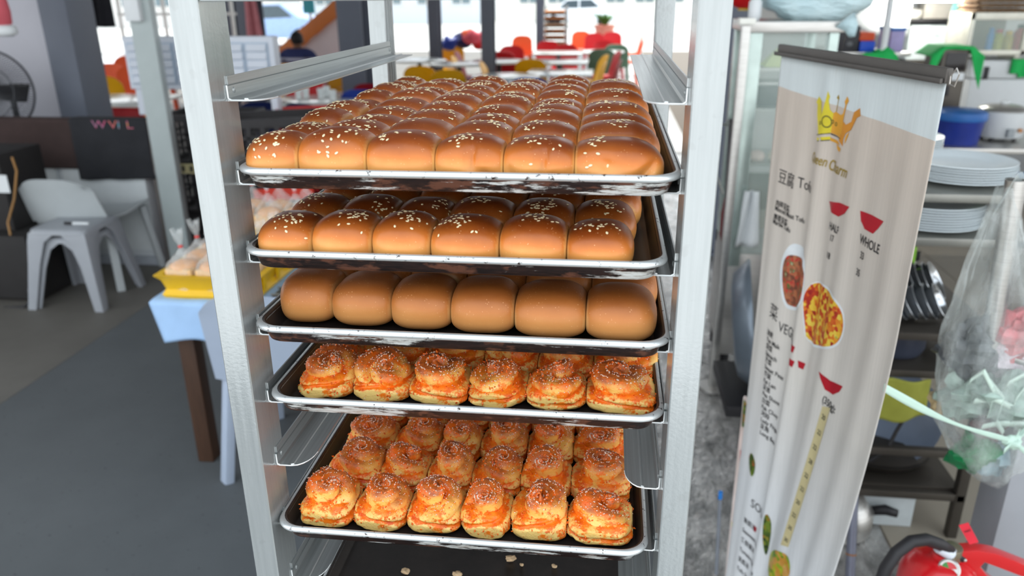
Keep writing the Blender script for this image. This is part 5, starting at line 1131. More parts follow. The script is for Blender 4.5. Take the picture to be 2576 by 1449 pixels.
blob(MB(), (c[0]+.01, 2.80, zt+.15), (.26, .17, .17), 3, .22, 6, 40, 24, flat=zt).build('bag', mfilm, pb, smooth=180)
d0, d1 = (1.0404, 2.6, 1.5457), (1.07, 2.58, 1.4852)
MB().tube([d0, tuple((Vector(d0)+Vector(d1))/2+Vector((.012, 0, 0))), d1], [.045, .026, .012], 12).build('knotted_tail', mfilm, pb, smooth=180)
c = (0.7198, 2.7, 1.5741); t = thing('white_bottle', 'small white bottle on the left end of the glass cabinet', 'bottle', (c[0], 2.72, zt)); MB().lathe([(.018, 0), (.026, .01), (.026, .07), (.016, .085), (.016, .10)], (c[0], 2.72, zt), 16).build('body', mpl_w, t, smooth=40); MB().lathe([(.018, 0), (.018, .018), (.004, .022)], (c[0], 2.72, zt+.10), 16).build('cap', mpl_w, t, smooth=40)
c = (0.7867, 3.4, 1.5733); la = thing('red_lantern', 'red paper lantern hanging in front of the grey column', 'lantern', (c[0], 3.4, c[2]))
MB().lathe([(.03, 0), (.055, .012), (.09, .06), (.10, .11), (.09, .16), (.055, .21), (.03, .22)], (c[0], 3.4, c[2]), 24).build('paper_body', M('red lantern paper', (206, 18, 22), .5), la, smooth=60)
MB().cyl((c[0], 3.4, c[2]+.22), (c[0], 3.4, 3.6), .003, n=6).build('string', mblack, la); MB().lathe([(.034, 0), (.034, .014)], (c[0], 3.4, c[2]-.008), 16).build('gold_ring', mgold, la)
# round basin on edge and slim pole with maroon wrap
c = Vector((0.6861, 2.15, 0.4445)); mt = Matrix.Rotation(R(82), 3, 'Y') @ Matrix.Rotation(R(8), 3, 'X')
t = thing('round_basin', 'round grey basin standing on edge beside the banner', 'basin', (c.x, c.y, c.z-.25))
MB().lathe([(.001, -.03), (.15, -.03), (.20, -.02), (.235, .02), (.25, .035), (.25, .045), (.235, .040), (.195, -.005), (.001, -.012)], c, 40, mt=mt).build('bowl', M('grey enamel', (112, 122, 132), .28, .4), t, smooth=60)
h = thing('low_stand', 'dark low stand under the round grey basin', 'stand', (c.x, c.y, 0)); MB().box(c.x-.06, c.x+.10, c.y-.2, c.y+.2, c.z-.30, c.z-.255).build('top', mblack, h, bevel=.004)
for sy in (-.17, .17): MB().bar((c.x+.02, c.y+sy, c.z-.30), (c.x+.02, c.y+sy, 0), .03).build('leg', mblack, h)
p0 = (0.6881, 2.5808, 0); p1 = (0.6906, 2.9, 1.1178)
t = thing('slim_pole', 'slim dark pole with a maroon wrap in the aisle behind the rack', 'pole', p0)
MB().tube([p0, p1], .010, 8).build('shaft', M('dark tube', (52, 50, 52), .4, .4), t); P = lambda q: Vector(p0)+(Vector(p1)-Vector(p0))*q
MB().tube([P(.50), P(.56), P(.64), P(.72)], [.006, .024, .022, .006], 12).build('maroon_wrap', M('maroon fabric', (92, 20, 24), .7), t, smooth=180)
MB().tube([P(.98), P(1)+Vector((-.05, -.03, -.02)), P(.86)+Vector((-.09, -.05, 0)), P(.72)+Vector((-.02, -.02, 0))], .006, 8).build('hook_handle', mss, t)
# white cloth inside reach of the cabinet base
c = (0.7736, 2.5, 0.772); t = thing('white_rag', 'white rag hanging on the front of glass cabinet', 'cloth', (c[0], 2.58, c[2]-.1)); MB().grid(lambda u, v: (c[0]-.02+(u-.5)*(.05+.05*v), 2.575-.015*math.sin(u*9+v*2)-.01*v, c[2]+.10-.24*v), 12, 10, .006).build('fabric', mpl_w, t, smooth=180)

# ---------------- steel plate rack
X0, X1, Y0_, Y1_ = .86, 1.305, 1.50, 2.32
pr_k = thing('plate_rack', 'steel kitchen rack holding plate stacks behind the banner', 'rack', ((X0+X1)/2, 1.9, 0))
for x_ in (X0, X1-.03):
    for y_ in (Y0_, Y1_-.03): MB().box(x_, x_+.03, y_, y_+.03, 0, 1.128).build('leg', mssd, pr_k, bevel=.002)
SZ = [1.128, 1.002, .712, .59]
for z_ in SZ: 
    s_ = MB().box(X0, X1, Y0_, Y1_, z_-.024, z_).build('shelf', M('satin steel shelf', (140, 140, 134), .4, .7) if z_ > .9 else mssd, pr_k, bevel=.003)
for z_ in (.306, .150): 
    for a_, b_ in (((X0, Y0_+.015), (X1, Y0_+.015)), ((X0, Y1_-.015), (X1, Y1_-.015)), ((X0+.015, Y0_), (X0+.015, Y1_)), ((X1-.015, Y0_), (X1-.015, Y1_))): MB().bar((a_[0], a_[1], z_), (b_[0], b_[1], z_), .025).build('rail', mssd, pr_k, bevel=.002)
MB().box(X0+.02, X1-.02, Y0_+.03, Y1_-.03, .160, .170).build('lower_shelf', mssd, pr_k, smooth=0)
mplate = M('white melamine', (216, 226, 230), .25, var=.02)
pm = None
def plate(cx, cy, z, r, label, group):
    global pm
    if pm is None:
        o = MB().lathe([(.001, 0), (.60, 0), (.66, .02), (.86, .085), (1.0, .105), (1.0, .125), (.86, .105), (.66, .045), (.60, .03), (.001, .03)], (0, 0, 0), 44).build('plate', mplate, smooth=50); pm = o.data
    else: o = bpy.data.objects.new('plate', pm); col.objects.link(o)
    o.location = (cx, cy, z); o.scale = (r, r, r); tag(o, label, 'plate', group)
for i in range(7): plate(1.170+.002*math.sin(i*2), 1.69, 1.129+.0072*i, .150, 'white plate in the right top-shelf stack, %s from bottom' % ORD[i], 'plates in the right top stack')
for i in range(9): plate(1.09+.002*math.sin(i*2), 1.655, 1.003+.0075*i, .150, 'white plate in the stack on the second shelf, %s from bottom' % ORD[i], 'plates on the second shelf')
for i in range(8): plate(1.145, 2.12, 1.129+.0062*i, .135, 'white plate in the rear top-shelf stack, %s from bottom' % ORD[i], 'plates in the rear top stack')
# nested steel bowls on edge
mbowl = M('polished steel bowl', (200, 204, 208), .18, .9, var=.03)
bm_ = None
def sbowl(c, r, label, group, ry=.5):
    global bm_
    if bm_ is None:
        o = MB().lathe([(.001, -.42), (.40, -.42), (.75, -.22), (.95, .12), (1.0, .30), (1.04, .32), (1.0, .34), (.96, .30), (.90, .12), (.70, -.20), (.36, -.38), (.001, -.38)], (0, 0, 0), 32).build('steel_bowl', mbowl, smooth=60); bm_ = o.data
    else: o = bpy.data.objects.new('steel_bowl', bm_); col.objects.link(o)
    o.location = c; o.scale = (r, r, r); o.rotation_euler = (R(10), R(58), R(-12)); tag(o, label, 'bowl', group)
for i in range(5): c = (1.0805, 1.66, 0.7469); sbowl((c[0]+.022*i, 1.70+.006*i, .790), .062, 'small steel bowl leaning on the rack, rear row, %s from left' % ORD[i], 'steel bowls rear row')
for i in range(5): c = (1.0389, 1.58, 0.7254); sbowl((c[0]-.02+.030*i, 1.585+.004*i, .770), .056, 'small steel bowl leaning on the rack, front row, %s from left' % ORD[i], 'steel bowls front row')
c = (1.0955, 1.72, 0.8637); t = thing('lime_board', 'lime green chopping board standing on the plate rack', 'board', (c[0], 1.74, .712)); MB().box(c[0]-.05, c[0]+.016, 1.72, 1.74, .713, (1.0915, 1.73, 0.9084)[2]).build('board', M('lime plastic', (150, 214, 62), .35), t, bevel=.006); MB().box(c[0]+.016, c[0]+.030, 1.725, 1.735, (1.1112, 1.73, 0.8608)[2], (1.1062, 1.73, 0.8907)[2]).build('hang_tab', mblack, t, bevel=.003)
c = (1.0912, 1.68, 0.7727); t = tag(MB().box(c[0]-.06, c[0]+.03, 1.70, 1.74, 0, .17, tilt=Matrix.Rotation(R(-28), 3, 'Y')).build('dark_tray', M('dark tray plastic', (42, 42, 46), .5), bevel=.006), 'dark tray leaning behind the steel bowls', 'tray'); t.location.z = .722
c = (1.0715, 1.62, 0.6268); t = thing('dark_pot', 'dark blue grey pot lying under the steel bowls shelf', 'pot', (c[0], 1.68, .59)); MB().lathe([(.001, 0), (.085, 0), (.095, .02), (.095, .085), (.09, .085), (.085, .02), (.001, .01)], (c[0]-.01, 1.66, .591), 28).build('body', M('slate enamel', (62, 68, 84), .35), t, smooth=40)
MB().bar((c[0]+.085, 1.66, .66), (c[0]+.17, 1.64, .66), .016).build('handle', mblack, t, bevel=.003)
# yellow green cloth, slate basin, strap, board, kettle
def ygc(u, v): return ((0.9276, 1.47, 0.5078)[0]+.20*u, 1.488-.012*math.sin(u*11+v)-.01*v, .565-.135*v+.05*max(0, u-.55)*v)
tag(MB().grid(ygc, 22, 14, .005).build('yellow_green_cloth', M('yellow green cloth', (150, 152, 62), .9, var=.1), smooth=180), 'yellow green cloth hanging on the plate rack', 'cloth')
c = Vector((1.13, 1.74, .300)); t = thing('slate_basin', 'slate blue plastic basin leaning on the lower rack shelf', 'basin', (c.x, c.y, .171)); mt = Vector((-.30, -.80, .52)).to_track_quat('Z', 'Y').to_matrix()
MB().lathe([(.001, -.02), (.10, -.02), (.145, .02), (.158, .03), (.158, .036), (.140, .026), (.096, -.012), (.001, -.012)], c, 40, mt=mt).build('shell', M('slate blue plastic', (108, 120, 138), .4), t, smooth=50)
MB().tube([(1.1023, 1.55, 0.4181), (1.0726, 1.53, 0.3642), (1.0516, 1.52, 0.3043), (1.008, 1.52, 0.2604), (0.9648, 1.53, 0.2449)], .006, 8).build('black_strap', mblack, t)
c = (1.1117, 1.62, 0.1453); t = thing('dark_pan', 'flat dark pan under the slate basin', 'pan', (c[0], 1.72, .171)); MB().lathe([(.001, 0), (.15, 0), (.18, .035), (.172, .035), (.145, .008), (.001, .008)], (c[0]-.02, 1.74, .172), 36).build('body', mssd, t, smooth=50); MB().ball((c[0]-.02, 1.74, .212), (.03, .03, .012), 14, 8).build('lid_knob', mblack, t, smooth=180)
MB().lathe([(.172, .036), (.12, .052), (.001, .060)], (c[0]-.02, 1.74, .172), 36).build('lid', mssd, t, smooth=50)
c = (1.1393, 1.66, -0.0331); tag(MB().box(.985, 1.18, 1.545, 1.56, 0, .118).build('white_board', M('white foam board', (198, 206, 208), .7), bevel=.004), 'white foam board standing on the floor under the plate rack', 'board').location = (0, 0, 0)
c = (0.947, 1.521, 0); t = thing('kettle', 'steel kettle with black handle on the floor behind the banner', 'kettle', (c[0], c[1], 0)); MB().lathe([(.001, 0), (.09, 0), (.098, .02), (.095, .08), (.06, .125), (.02, .14), (.001, .142)], (c[0], c[1], 0), 32).build('body', mss, t, smooth=60); MB().ball((c[0], c[1], .15), (.016, .016, .014), 12, 8).build('lid_knob', mblack, t, smooth=180); MB().tube([(c[0]+.085, c[1], .07), (c[0]+.13, c[1]-.01, .085), (c[0]+.165, c[1]-.02, .08)], [.014, .017, .013], 12).build('handle', mblack, t, smooth=180)
# leaning grey pole
a, b = (0.8245, 1.15, 0.4989), (0.8214, 1.02, 0.154); d = Vector(a)-Vector(b); b2 = Vector(a)-d*(a[2]/d.z)
t = thing('grey_pole', 'grey metal pole leaning behind the lower right of the banner', 'pole', tuple(b2)); MB().tube([tuple(b2), a, tuple(Vector(a)+d*.35)], .0125, 12).build('shaft', M('zinc grey', (120, 124, 138), .4, .5), t); MB().tube([tuple(Vector(b)+d*.30), tuple(Vector(b)+d*.31)], .0135, 12).build('rust_band', M('rust', (150, 100, 50), .8), t); MB().tube([tuple(b2), tuple(b2+d.normalized()*.02)], .016, 12).build('rubber_foot', mblack, t)

# ---------------- grey post, pipe, hanging bag, ribbon
q = (1.1171, 0.98, 0.6316); gp = thing('grey_cabinet_post', 'light grey metal post at the right edge behind the extinguisher', 'post', (q[0]+.08, 1.0, 0))
MB().box(q[0], q[0]+.20, .98, 1.10, 0, 1.02).build('shaft', M('light grey paint', (160, 164, 170), .45, .2, var=.03), gp, bevel=.004); MB().box(q[0]-.01, q[0]+.21, .97, 1.11, 0, .015).build('base_plate', M('light grey paint', (160, 164, 170), .45, .2), gp)
a, b = Vector((1.0106, 1.04, 1.2718)), Vector((1.0288, 1.04, 0.9918)); bb = a+(b-a)*1.45
t = thing('steel_pipe', 'open ended stainless pipe rising at the right edge, bag hung on it', 'pipe', tuple(bb))
dn = (b-a).normalized(); rO, rI = .0205, .0175
e1_ = dn.orthogonal().normalized(); e2_ = dn.cross(e1_)
ringp = lambda c_, r_: [tuple(c_+(e1_*math.cos(2*math.pi*i/24)+e2_*math.sin(2*math.pi*i/24))*r_) for i in range(24)]
m = MB(); m.add(ringp(bb, rO)+ringp(a, rO)+ringp(a, rI)+ringp(a+dn*.20, rI), [(j*24+i, j*24+(i+1) % 24, (j+1)*24+(i+1) % 24, (j+1)*24+i) for j in range(3) for i in range(24)]+[tuple(range(24)), tuple(72+i for i in range(24))]); m.build('tube', mss, t, smooth=50)
MB().bar(bb, (q[0]+.06, 1.0, bb.z-.03), .022).build('bracket', mss, t, bevel=.002); MB().bar((q[0]+.06, 1.0, bb.z-.03), (q[0]+.06, 1.0, bb.z-.10), .04).build('bracket', mss, t, bevel=.002)
k = NT('clear bin bag'); v = k.coord((1, 1, .35)); k.base(k.ramp(k.noise(v, 20), [(.3, (206, 216, 214)), (.7, (236, 242, 240))]))
f = k.noise(v, 26, 6, .65); lw = k.n('ShaderNodeLayerWeight', Blend=.35); al = k.math('ADD', k.ramp(f, [(.36, (70, 70, 70)), (.64, (150, 150, 150))]), k.math('MULTIPLY', lw.outputs['Facing'], .35)); k.l(al, k.b.inputs['Alpha']); k.bump(f, .8, .02); mbin = k.set(Roughness=.12, IOR=1.35)
rows = [((0.9709, 1.03, 1.2578), (1.0056, 1.03, 1.2585)), ((0.9625, 1.03, 1.1786), (1.0347, 1.03, 1.1806)), ((0.9507, 1.03, 1.0873), (1.0731, 1.03, 1.0914)), ((0.9401, 1.03, 0.9923), (1.1161, 1.03, 0.9993)), ((0.9256, 1.03, 0.8931), (1.1538, 1.03, 0.9039)), ((0.9219, 1.03, 0.7903), (1.1844, 1.03, 0.8047)), ((0.943, 1.03, 0.6956), (1.1966, 1.03, 0.7113)), ((0.9899, 1.03, 0.6106), (1.1981, 1.03, 0.6248)), ((1.0429, 1.03, 0.5465), (1.186, 1.03, 0.557)), ((1.0942, 1.03, 0.5182), (1.1571, 1.03, 0.523))]
bag = thing('clear_plastic_bag', 'clear plastic bag of rubbish hanging from the steel pipe, right edge', 'bag', rows[-1][0])
def bagf(u, v):
    s_ = v*(len(rows)-1); i = min(int(s_), len(rows)-2); t_ = s_-i
    L_ = Vector(rows[i][0])*(1-t_)+Vector(rows[i+1][0])*t_; R_ = Vector(rows[i][1])*(1-t_)+Vector(rows[i+1][1])*t_; c_ = (L_+R_)/2; w_ = (R_-L_).length/2; a_ = 2*math.pi*u
    k_ = 1+.10*math.sin(a_*9+v*3)*(1-v)+.14*noise.noise((math.cos(a_)*2.2, math.sin(a_)*2.2, v*6))+.05*noise.noise((math.cos(a_)*7, math.sin(a_)*7, v*18))
    return c_+Vector((math.cos(a_)*w_*k_, math.sin(a_)*w_*.62*k_, .006*noise.noise((a_*2, v*9, 4))))
MB().grid(bagf, 90, 60).build('film', mbin, bag, smooth=180)
for i_, (c_, w0_) in enumerate((((0.9962, 1.03, 1.2583), .0),)):
    MB().grid(lambda u, v: Vector((0.9682, 1, 1.2221))*(1-v)+Vector((1.0231, 1.05, 1.2489))*v+Vector((.02*(u-.5), .0, .03*math.sin(v*math.pi)+.05*(u-.5))), 6, 16, .001).build('handle_loop', mbin, bag, smooth=180)
items = [((0.985, 1.03, 0.8758), .065, (70, 74, 78), 'dark grey crumpled wrapper in the clear bag'), ((1.0614, 1.05, 0.8599), .060, (226, 214, 220), 'crumpled white tissue in the clear bag'), ((1.0904, 1.04, 0.9063), .058, (214, 120, 124), 'pink crumpled paper in the clear bag'), ((0.997, 1.02, 0.7684), .060, (150, 170, 160), 'grey green wrapper in the clear bag'), ((1.0743, 1, 0.7733), .066, (150, 170, 160), 'grey green film scrap at the centre of the clear bag'), ((1.045, 1.02, 0.6096), .046, (20, 120, 70), 'green packet at the bottom of the clear bag'), ((1.1148, 1.03, 0.5969), .052, (150, 180, 190), 'pale blue wrapper at the bottom of the clear bag'), ((0.9712, 1.04, 0.7348), .040, (170, 150, 110), 'tan wrapper at the left of the clear bag'), ((1.0558, 1, 0.6935), .036, (96, 60, 62), 'dark red wrapper in the clear bag')]
for i, (c_, r_, cl, lb) in enumerate(items):
    m = blob(MB(), (0, 0, 0), (r_, r_*.7, r_*.95), i+11, .75, 30, 16, 12); tag(m.build('rubbish', M('rubbish %d' % i, cl, .3, var=.3, scale=30), loc=c_, smooth=12), lb, 'rubbish', 'rubbish in the clear bag')
AXM = {(2440, 960): (0.9723, 0.965, 0.827), (2450, 1010): (0.9903, 0.965, 0.7774), (2470, 930): (0.9916, 0.965, 0.8578), (2470, 1075): (1.02, 0.965, 0.7121), (2480, 1040): (1.0214, 0.965, 0.7485), (2490, 960): (1.0139, 0.965, 0.8292), (2500, 985): (1.0272, 0.965, 0.8049), (2500, 1000): (1.0302, 0.965, 0.7899), (2500, 1030): (1.0362, 0.965, 0.7597), (2505, 1060): (1.0465, 0.965, 0.7294), (2520, 1000): (1.0468, 0.965, 0.7909), (2520, 1060): (1.0592, 0.965, 0.7302), (2520, 1085): (1.0644, 0.965, 0.7044), (2530, 960): (1.047, 0.965, 0.8311), (2540, 1060): (1.0759, 0.965, 0.7312), (2550, 1000): (1.0717, 0.965, 0.7923), (2560, 1030): (1.0863, 0.965, 0.7627), (2570, 1065): (1.1021, 0.965, 0.7277), (2575, 975): (1.0871, 0.965, 0.8183), (2576, 940): (1.0807, 0.965, 0.8527), (2590, 1020): (1.1091, 0.965, 0.7743), (2600, 960): (1.1045, 0.965, 0.8342), (2600, 1000): (1.113, 0.965, 0.7947), (2600, 1090): (1.1327, 0.965, 0.7036)}
ms_ = thing('strap_offcuts', 'pale mint plastic strap offcuts bunched in the clear bag', 'straps', (1.0516, 0.97, 0.7783))
for p_ in (((2440, 960), (2470, 930), (2500, 985), (2480, 1040)), ((2500, 1030), (2530, 960), (2576, 940), (2600, 960)), ((2490, 960), (2520, 1000), (2505, 1060), (2520, 1085)), ((2450, 1010), (2500, 1000), (2560, 1030), (2590, 1020)), ((2540, 1060), (2550, 1000), (2575, 975), (2600, 1000)), ((2470, 1075), (2520, 1060), (2570, 1065), (2600, 1090))):
    pts = [Vector((AXM[q_][0], AXM[q_][1]-.012*(i_ % 2), AXM[q_][2])) for i_, q_ in enumerate(p_)]
    def sf_(u, v):
        x_ = u*3; i_ = min(int(x_), 2); f_ = x_-i_; f_ = f_*f_*(3-2*f_); c_ = pts[i_]*(1-f_)+pts[i_+1]*f_
        return c_+Vector((.002*(v-.5), .004*math.sin(u*7), (v-.5)*.014))
    MB().grid(sf_, 18, 2, .0008).build('strap', M('mint strap', (196, 216, 204), .35, var=.05), ms_, smooth=180)
mmint = M('mint ribbon', (188, 214, 200), .5, var=.04)
a, b = Vector(bpt(.99, (BZ-(0.6379, 0.62, 0.9965)[2])/BH)), Vector((1.0354, 0.86, 0.7393))
t = thing('mint_ribbon', 'mint plastic ribbon stretched from the banner to the right edge', 'ribbon', tuple(a))
MB().grid(lambda u, v: a*(1-u)+b*u+Vector((0, -.004*math.sin(u*5), -.012*math.sin(u*math.pi)+(v-.5)*(.016-.008*u+.004*math.sin(u*9)))), 40, 3, .0008).build('strap', mmint, t, smooth=180)
m = MB(); blob(m, tuple(b), (.020, .012, .018), 5, .5, 60).build('knot', mmint, t, smooth=40)
for e_ in ((1.0858, 0.88, 0.697), (1.0089, 0.84, 0.7274), (1.0417, 0.86, 0.7663)): MB().grid(lambda u, v: b*(1-u)+Vector(e_)*u+Vector((0, 0, (v-.5)*.014)), 8, 2, .0008).build('ribbon_end', mmint, t, smooth=180)
MB().bar(b+Vector((0, .0, 0)), (q[0]+.02, .985, b.z-.02), .008).build('tied_end', mmint, t)

# ---------------- fire extinguisher
ey = .80; ec = Vector((0.9014, 0.8, 0.4294)); ex = ec.x+.015; ez = (0.8811, 0.8, 0.4736)[2]
mred_ = M('extinguisher red', (196, 18, 26), .28, var=.04, coat=.5)
fe = thing('fire_extinguisher', 'red fire extinguisher with black hose standing at bottom right', 'extinguisher', (ex, ey, 0))
rr_ = .082; MB().lathe([(.001, 0), (rr_-.006, 0), (rr_, .01), (rr_, ez-.07), (rr_*.97, ez-.045), (rr_*.82, ez-.018), (rr_*.5, ez-.002), (.024, ez), (.022, ez+.012)], (ex, ey, 0), 40).build('cylinder', mred_, fe, smooth=50)
MB().cyl((ex+.015, ey, ez-.002), (ex+.015, ey, ez+.03), .022, n=20).build('neck', M('brass neck', (150, 140, 120), .3, .8), fe, bevel=.003)
h0 = Vector((0.9298, 0.79, 0.4971)); 
MB().tube([(0.9231, 0.79, 0.4976), (0.8978, 0.785, 0.5175), (0.8589, 0.77, 0.5398), (0.8221, 0.755, 0.5434), (0.7903, 0.74, 0.5234), (0.7708, 0.73, 0.4878), (0.763, 0.725, 0.4433), (ex-.14, ey-.07, ez-.16), (ex-.125, ey-.05, ez-.26), (ex-.105, ey-.03, .12)], .0135, 16).build('hose', mblack, fe, smooth=180)
MB().tube([(0.8968, 0.788, 0.5108), (0.9257, 0.79, 0.4925)], .0155, 16).build('hose_ferrule', M('white ferrule', (206, 212, 220), .35), fe, bevel=.002)
MB().tube([(0.9238, 0.79, 0.4934), (0.9531, 0.795, 0.4801)], .012, 14).build('hose_coupling', mblack, fe)
def lever(name, pts, w):
    m = MB(); m.prism([tuple(Vector(p_)-Vector((0, w/2, 0))) for p_ in pts], (0, w, 0)); return m.build(name, mred_, fe, bevel=.0025)
lever('upper_lever', [(0.9364, 0.8, 0.5003), (0.9746, 0.8, 0.508), (1.0168, 0.8, 0.5022), (1.1055, 0.8, 0.4684), (1.12, 0.8, 0.4394), (1.077, 0.8, 0.4484), (1.0235, 0.8, 0.4683), (0.9969, 0.8, 0.4778), (0.988, 0.8, 0.4596), (0.984, 0.8, 0.4373), (0.9645, 0.8, 0.4519), (0.9407, 0.8, 0.4769)], .030)
lever('lower_lever', [(0.9747, 0.8, 0.4638), (0.9872, 0.8, 0.4682), (1.011, 0.8, 0.4399), (1.0725, 0.8, 0.3906), (1.0688, 0.8, 0.3678), (1.0015, 0.8, 0.4114), (0.9766, 0.8, 0.4366)], .026)
for p_ in ((0.9552, 0.784, 0.4808), (0.935, 0.784, 0.4875)): MB().ball(p_, (.004, .003, .004), 10, 6).build('rivet', mss, fe, smooth=180)
gcn = Vector((0.9169, 0.765, 0.4697)); gn = (Vector((.14, -.70, 1.65))-gcn).normalized(); gq = gn.to_track_quat('Z', 'Y').to_matrix()
MB().lathe([(.001, -.012), (.021, -.012), (.022, .004), (.019, .006), (.019, .002), (.001, .002)], gcn, 28, mt=gq).build('gauge', mss, fe, smooth=40)
gd = bpy.data.objects.new('x', None); bpy.data.objects.remove(gd)
for nm, a0, a1, mm_ in (('gauge_red', 20, 120, mred_), ('gauge_green', 120, 200, M('gauge green', (60, 130, 60), .5)), ('gauge_amber', 200, 320, M('gauge amber', (190, 140, 60), .5))):
    pts = [gcn+gq @ Vector((0, 0, .0028))]+[gcn+gq @ Vector((.015*math.cos(R(a0+(a1-a0)*i/6)), .015*math.sin(R(a0+(a1-a0)*i/6)), .0028)) for i in range(7)]
    MB().add(pts, [(0, i, i+1) for i in range(1, 7)]).build(nm, mm_, fe, smooth=0)
tg = [(0.9231, 0.78, 0.574), (0.9408, 0.78, 0.5827), (0.9766, 0.79, 0.5269), (0.9594, 0.79, 0.519)]
tgm = MB().prism(tg, (0, .0012, 0)).build('tag', M('pink red tag', (224, 48, 66), .5), fe, smooth=0)
cu = bpy.data.curves.new('txt', 'FONT'); cu.body = 'void'; cu.size = .0125; to = bpy.data.objects.new('txt', cu); col.objects.link(to); bpy.context.view_layer.update()
me = bpy.data.meshes.new_from_object(to.evaluated_get(bpy.context.evaluated_depsgraph_get())); bpy.data.objects.remove(to); bpy.data.curves.remove(cu)
T0 = Vector(tg[0]); ux = (Vector(tg[1])-T0).normalized(); uy = (Vector(tg[3])-T0).normalized()
for p_ in me.vertices: p_.co = T0+ux*(.003+p_.co.x*.62)+uy*(.026-p_.co.y)+Vector((0, -.0012, 0))-wloc(fe)
me.materials.clear(); me.materials.append(mblk); o = bpy.data.objects.new('tag_lettering', me); col.objects.link(o); o.parent = fe

# ---------------- kitchen counter and shelves further back
ct = thing('steel_counter', 'stainless counter with rice cooker at the back of the kitchen', 'counter', (2.9, 4.3, 0))
MB().box(1.75, 4.6, 4.02, 4.75, .77, .80).build('worktop', mss, ct, bevel=.004)
for x_ in (1.80, 3.1, 4.5):
    for y_ in (4.06, 4.68): MB().box(x_, x_+.04, y_, y_+.04, 0, .77).build('leg', mssd, ct, bevel=.002)
MB().box(1.78, 4.55, 4.05, 4.70, .42, .44).build('under_shelf', mssd, ct, smooth=0)
for i, (cl, lb) in enumerate((((232, 150, 30), 'orange'), ((40, 130, 190), 'blue'), ((130, 40, 150), 'purple'), ((30, 60, 130), 'navy'), ((200, 60, 50), 'red'))):
    t = thing('plastic_basin', '%s plastic basin on the shelf under the steel counter' % lb, 'basin', (2.35+i*.32, 4.25, .44), 'basins under the counter')
    MB().lathe([(.001, 0), (.11, 0), (.15, .14), (.16, .15), (.145, .15), (.105, .01), (.001, .01)], (2.35+i*.32, 4.25, .441), 28).build('bowl', M(lb+' basin plastic', cl, .4), t, smooth=50)
c = (2.4989, 4.32, 0.8415); rc = thing('rice_cooker', 'white rice cooker with steel lid on the counter', 'cooker', (c[0], 4.34, .80))
MB().lathe([(.11, .02), (.125, .03), (.140, .15), (.142, .175), (.13, .18), (.001, .18)], (c[0], 4.34, .80), 36).build('body', mpl_w, rc, smooth=50); MB().lathe([(.140, .178), (.135, .19), (.09, .205), (.001, .212)], (c[0], 4.34, .80), 36).build('lid', mss, rc, smooth=50); MB().ball((c[0], 4.34, 1.022), (.03, .02, .014), 12, 8).build('lid_knob', mpl_w, rc, smooth=180)
MB().box(c[0]-.02, c[0]+.018, 4.185, 4.22, .835, .885).build('switch_panel', M('grey panel', (150, 156, 160), .5), rc, bevel=.004); MB().cyl((c[0]+.055, 4.20, .875), (c[0]+.055, 4.215, .875), .012, n=16).build('badge', M('copper badge', (176, 120, 70), .4), rc)
for a_ in (45, 135, 225, 315): MB().cyl((c[0]+.09*math.cos(R(a_)), 4.34+.09*math.sin(R(a_)), .80), (c[0]+.09*math.cos(R(a_)), 4.34+.09*math.sin(R(a_)), .822), .012, n=10).build('foot', mblack, rc)
for sx in (-1, 1): MB().box(c[0]+sx*.14-.02, c[0]+sx*.14+.02, 4.32, 4.36, .93, .95).build('side_handle', mpl_w, rc, bevel=.005)
c = (2.203, 4.15, 0.8546); bk_ = thing('blue_bucket', 'blue lidded bucket left of the rice cooker', 'bucket', (c[0], 4.2, .80)); MB().lathe([(.001, 0), (.115, 0), (.135, .15), (.13, .15), (.001, .145)], (c[0], 4.2, .801), 32).build('body', M('royal blue plastic', (20, 44, 130), .4), bk_, smooth=50); MB().lathe([(.142, .14), (.145, .15), (.14, .185), (.12, .195), (.001, .20)], (c[0], 4.2, .801), 32).build('lid', M('bright blue plastic', (36, 98, 170), .4), bk_, smooth=50)
f0, f1, f2, f3 = (2.5387, 3.0763, 0.9753, 1.2152); fz = thing('white_chest', 'white chest freezer with black latch behind the rice cooker', 'freezer', ((f0+f1)/2, 5.2, 0))
MB().box(f0, f1, 4.95, 5.5, .05, f3-.12).build('body', mpl_w, fz, bevel=.012); MB().box(f0-.01, f1+.01, 4.94, 5.5, f3-.115, f3).build('lid', mpl_w, fz, bevel=.012)
l_ = (2.6199, 4.93, 1.1458); MB().box(l_[0]-.014, l_[0]+.014, 4.925, 4.945, l_[2]-.05, l_[2]+.03).build('latch', mblack, fz, bevel=.003)
for x_ in (f0+.05, f1-.05): MB().cyl((x_, 5.2, 0), (x_, 5.2, .05), .03).build('foot', mblack, fz)
d0, d1, d2, d3 = (2.1319, 2.2797, 0.9836, 1.3195); dv = thing('sealing_machine', 'stainless machine with black screen under a green cloth', 'machine', ((d0+d1)/2, 4.5, .80))
MB().box(d0, d1, 4.42, 4.70, .80, d3).build('housing', mssd, dv, bevel=.006); MB().box(d0+.018, d1-.012, 4.412, 4.42, d3-.125, d3-.02).build('screen', M('black screen', (28, 24, 26), .15), dv, bevel=.003); MB().box(d0+.01, d1-.01, 4.412, 4.42, d3-.18, d3-.135).build('control_label', mpl_w, dv, bevel=.002); MB().box(d0+.03, d0+.06, 4.395, 4.42, d3-.27, d3-.21).build('lever', mblack, dv, bevel=.003); MB().box(d0+.005, d1-.005, 4.41, 4.42, .815, .835).build('yellow_strip', myl, dv)
mgc = M('bright green cloth', (30, 170, 84), .85, var=.06)
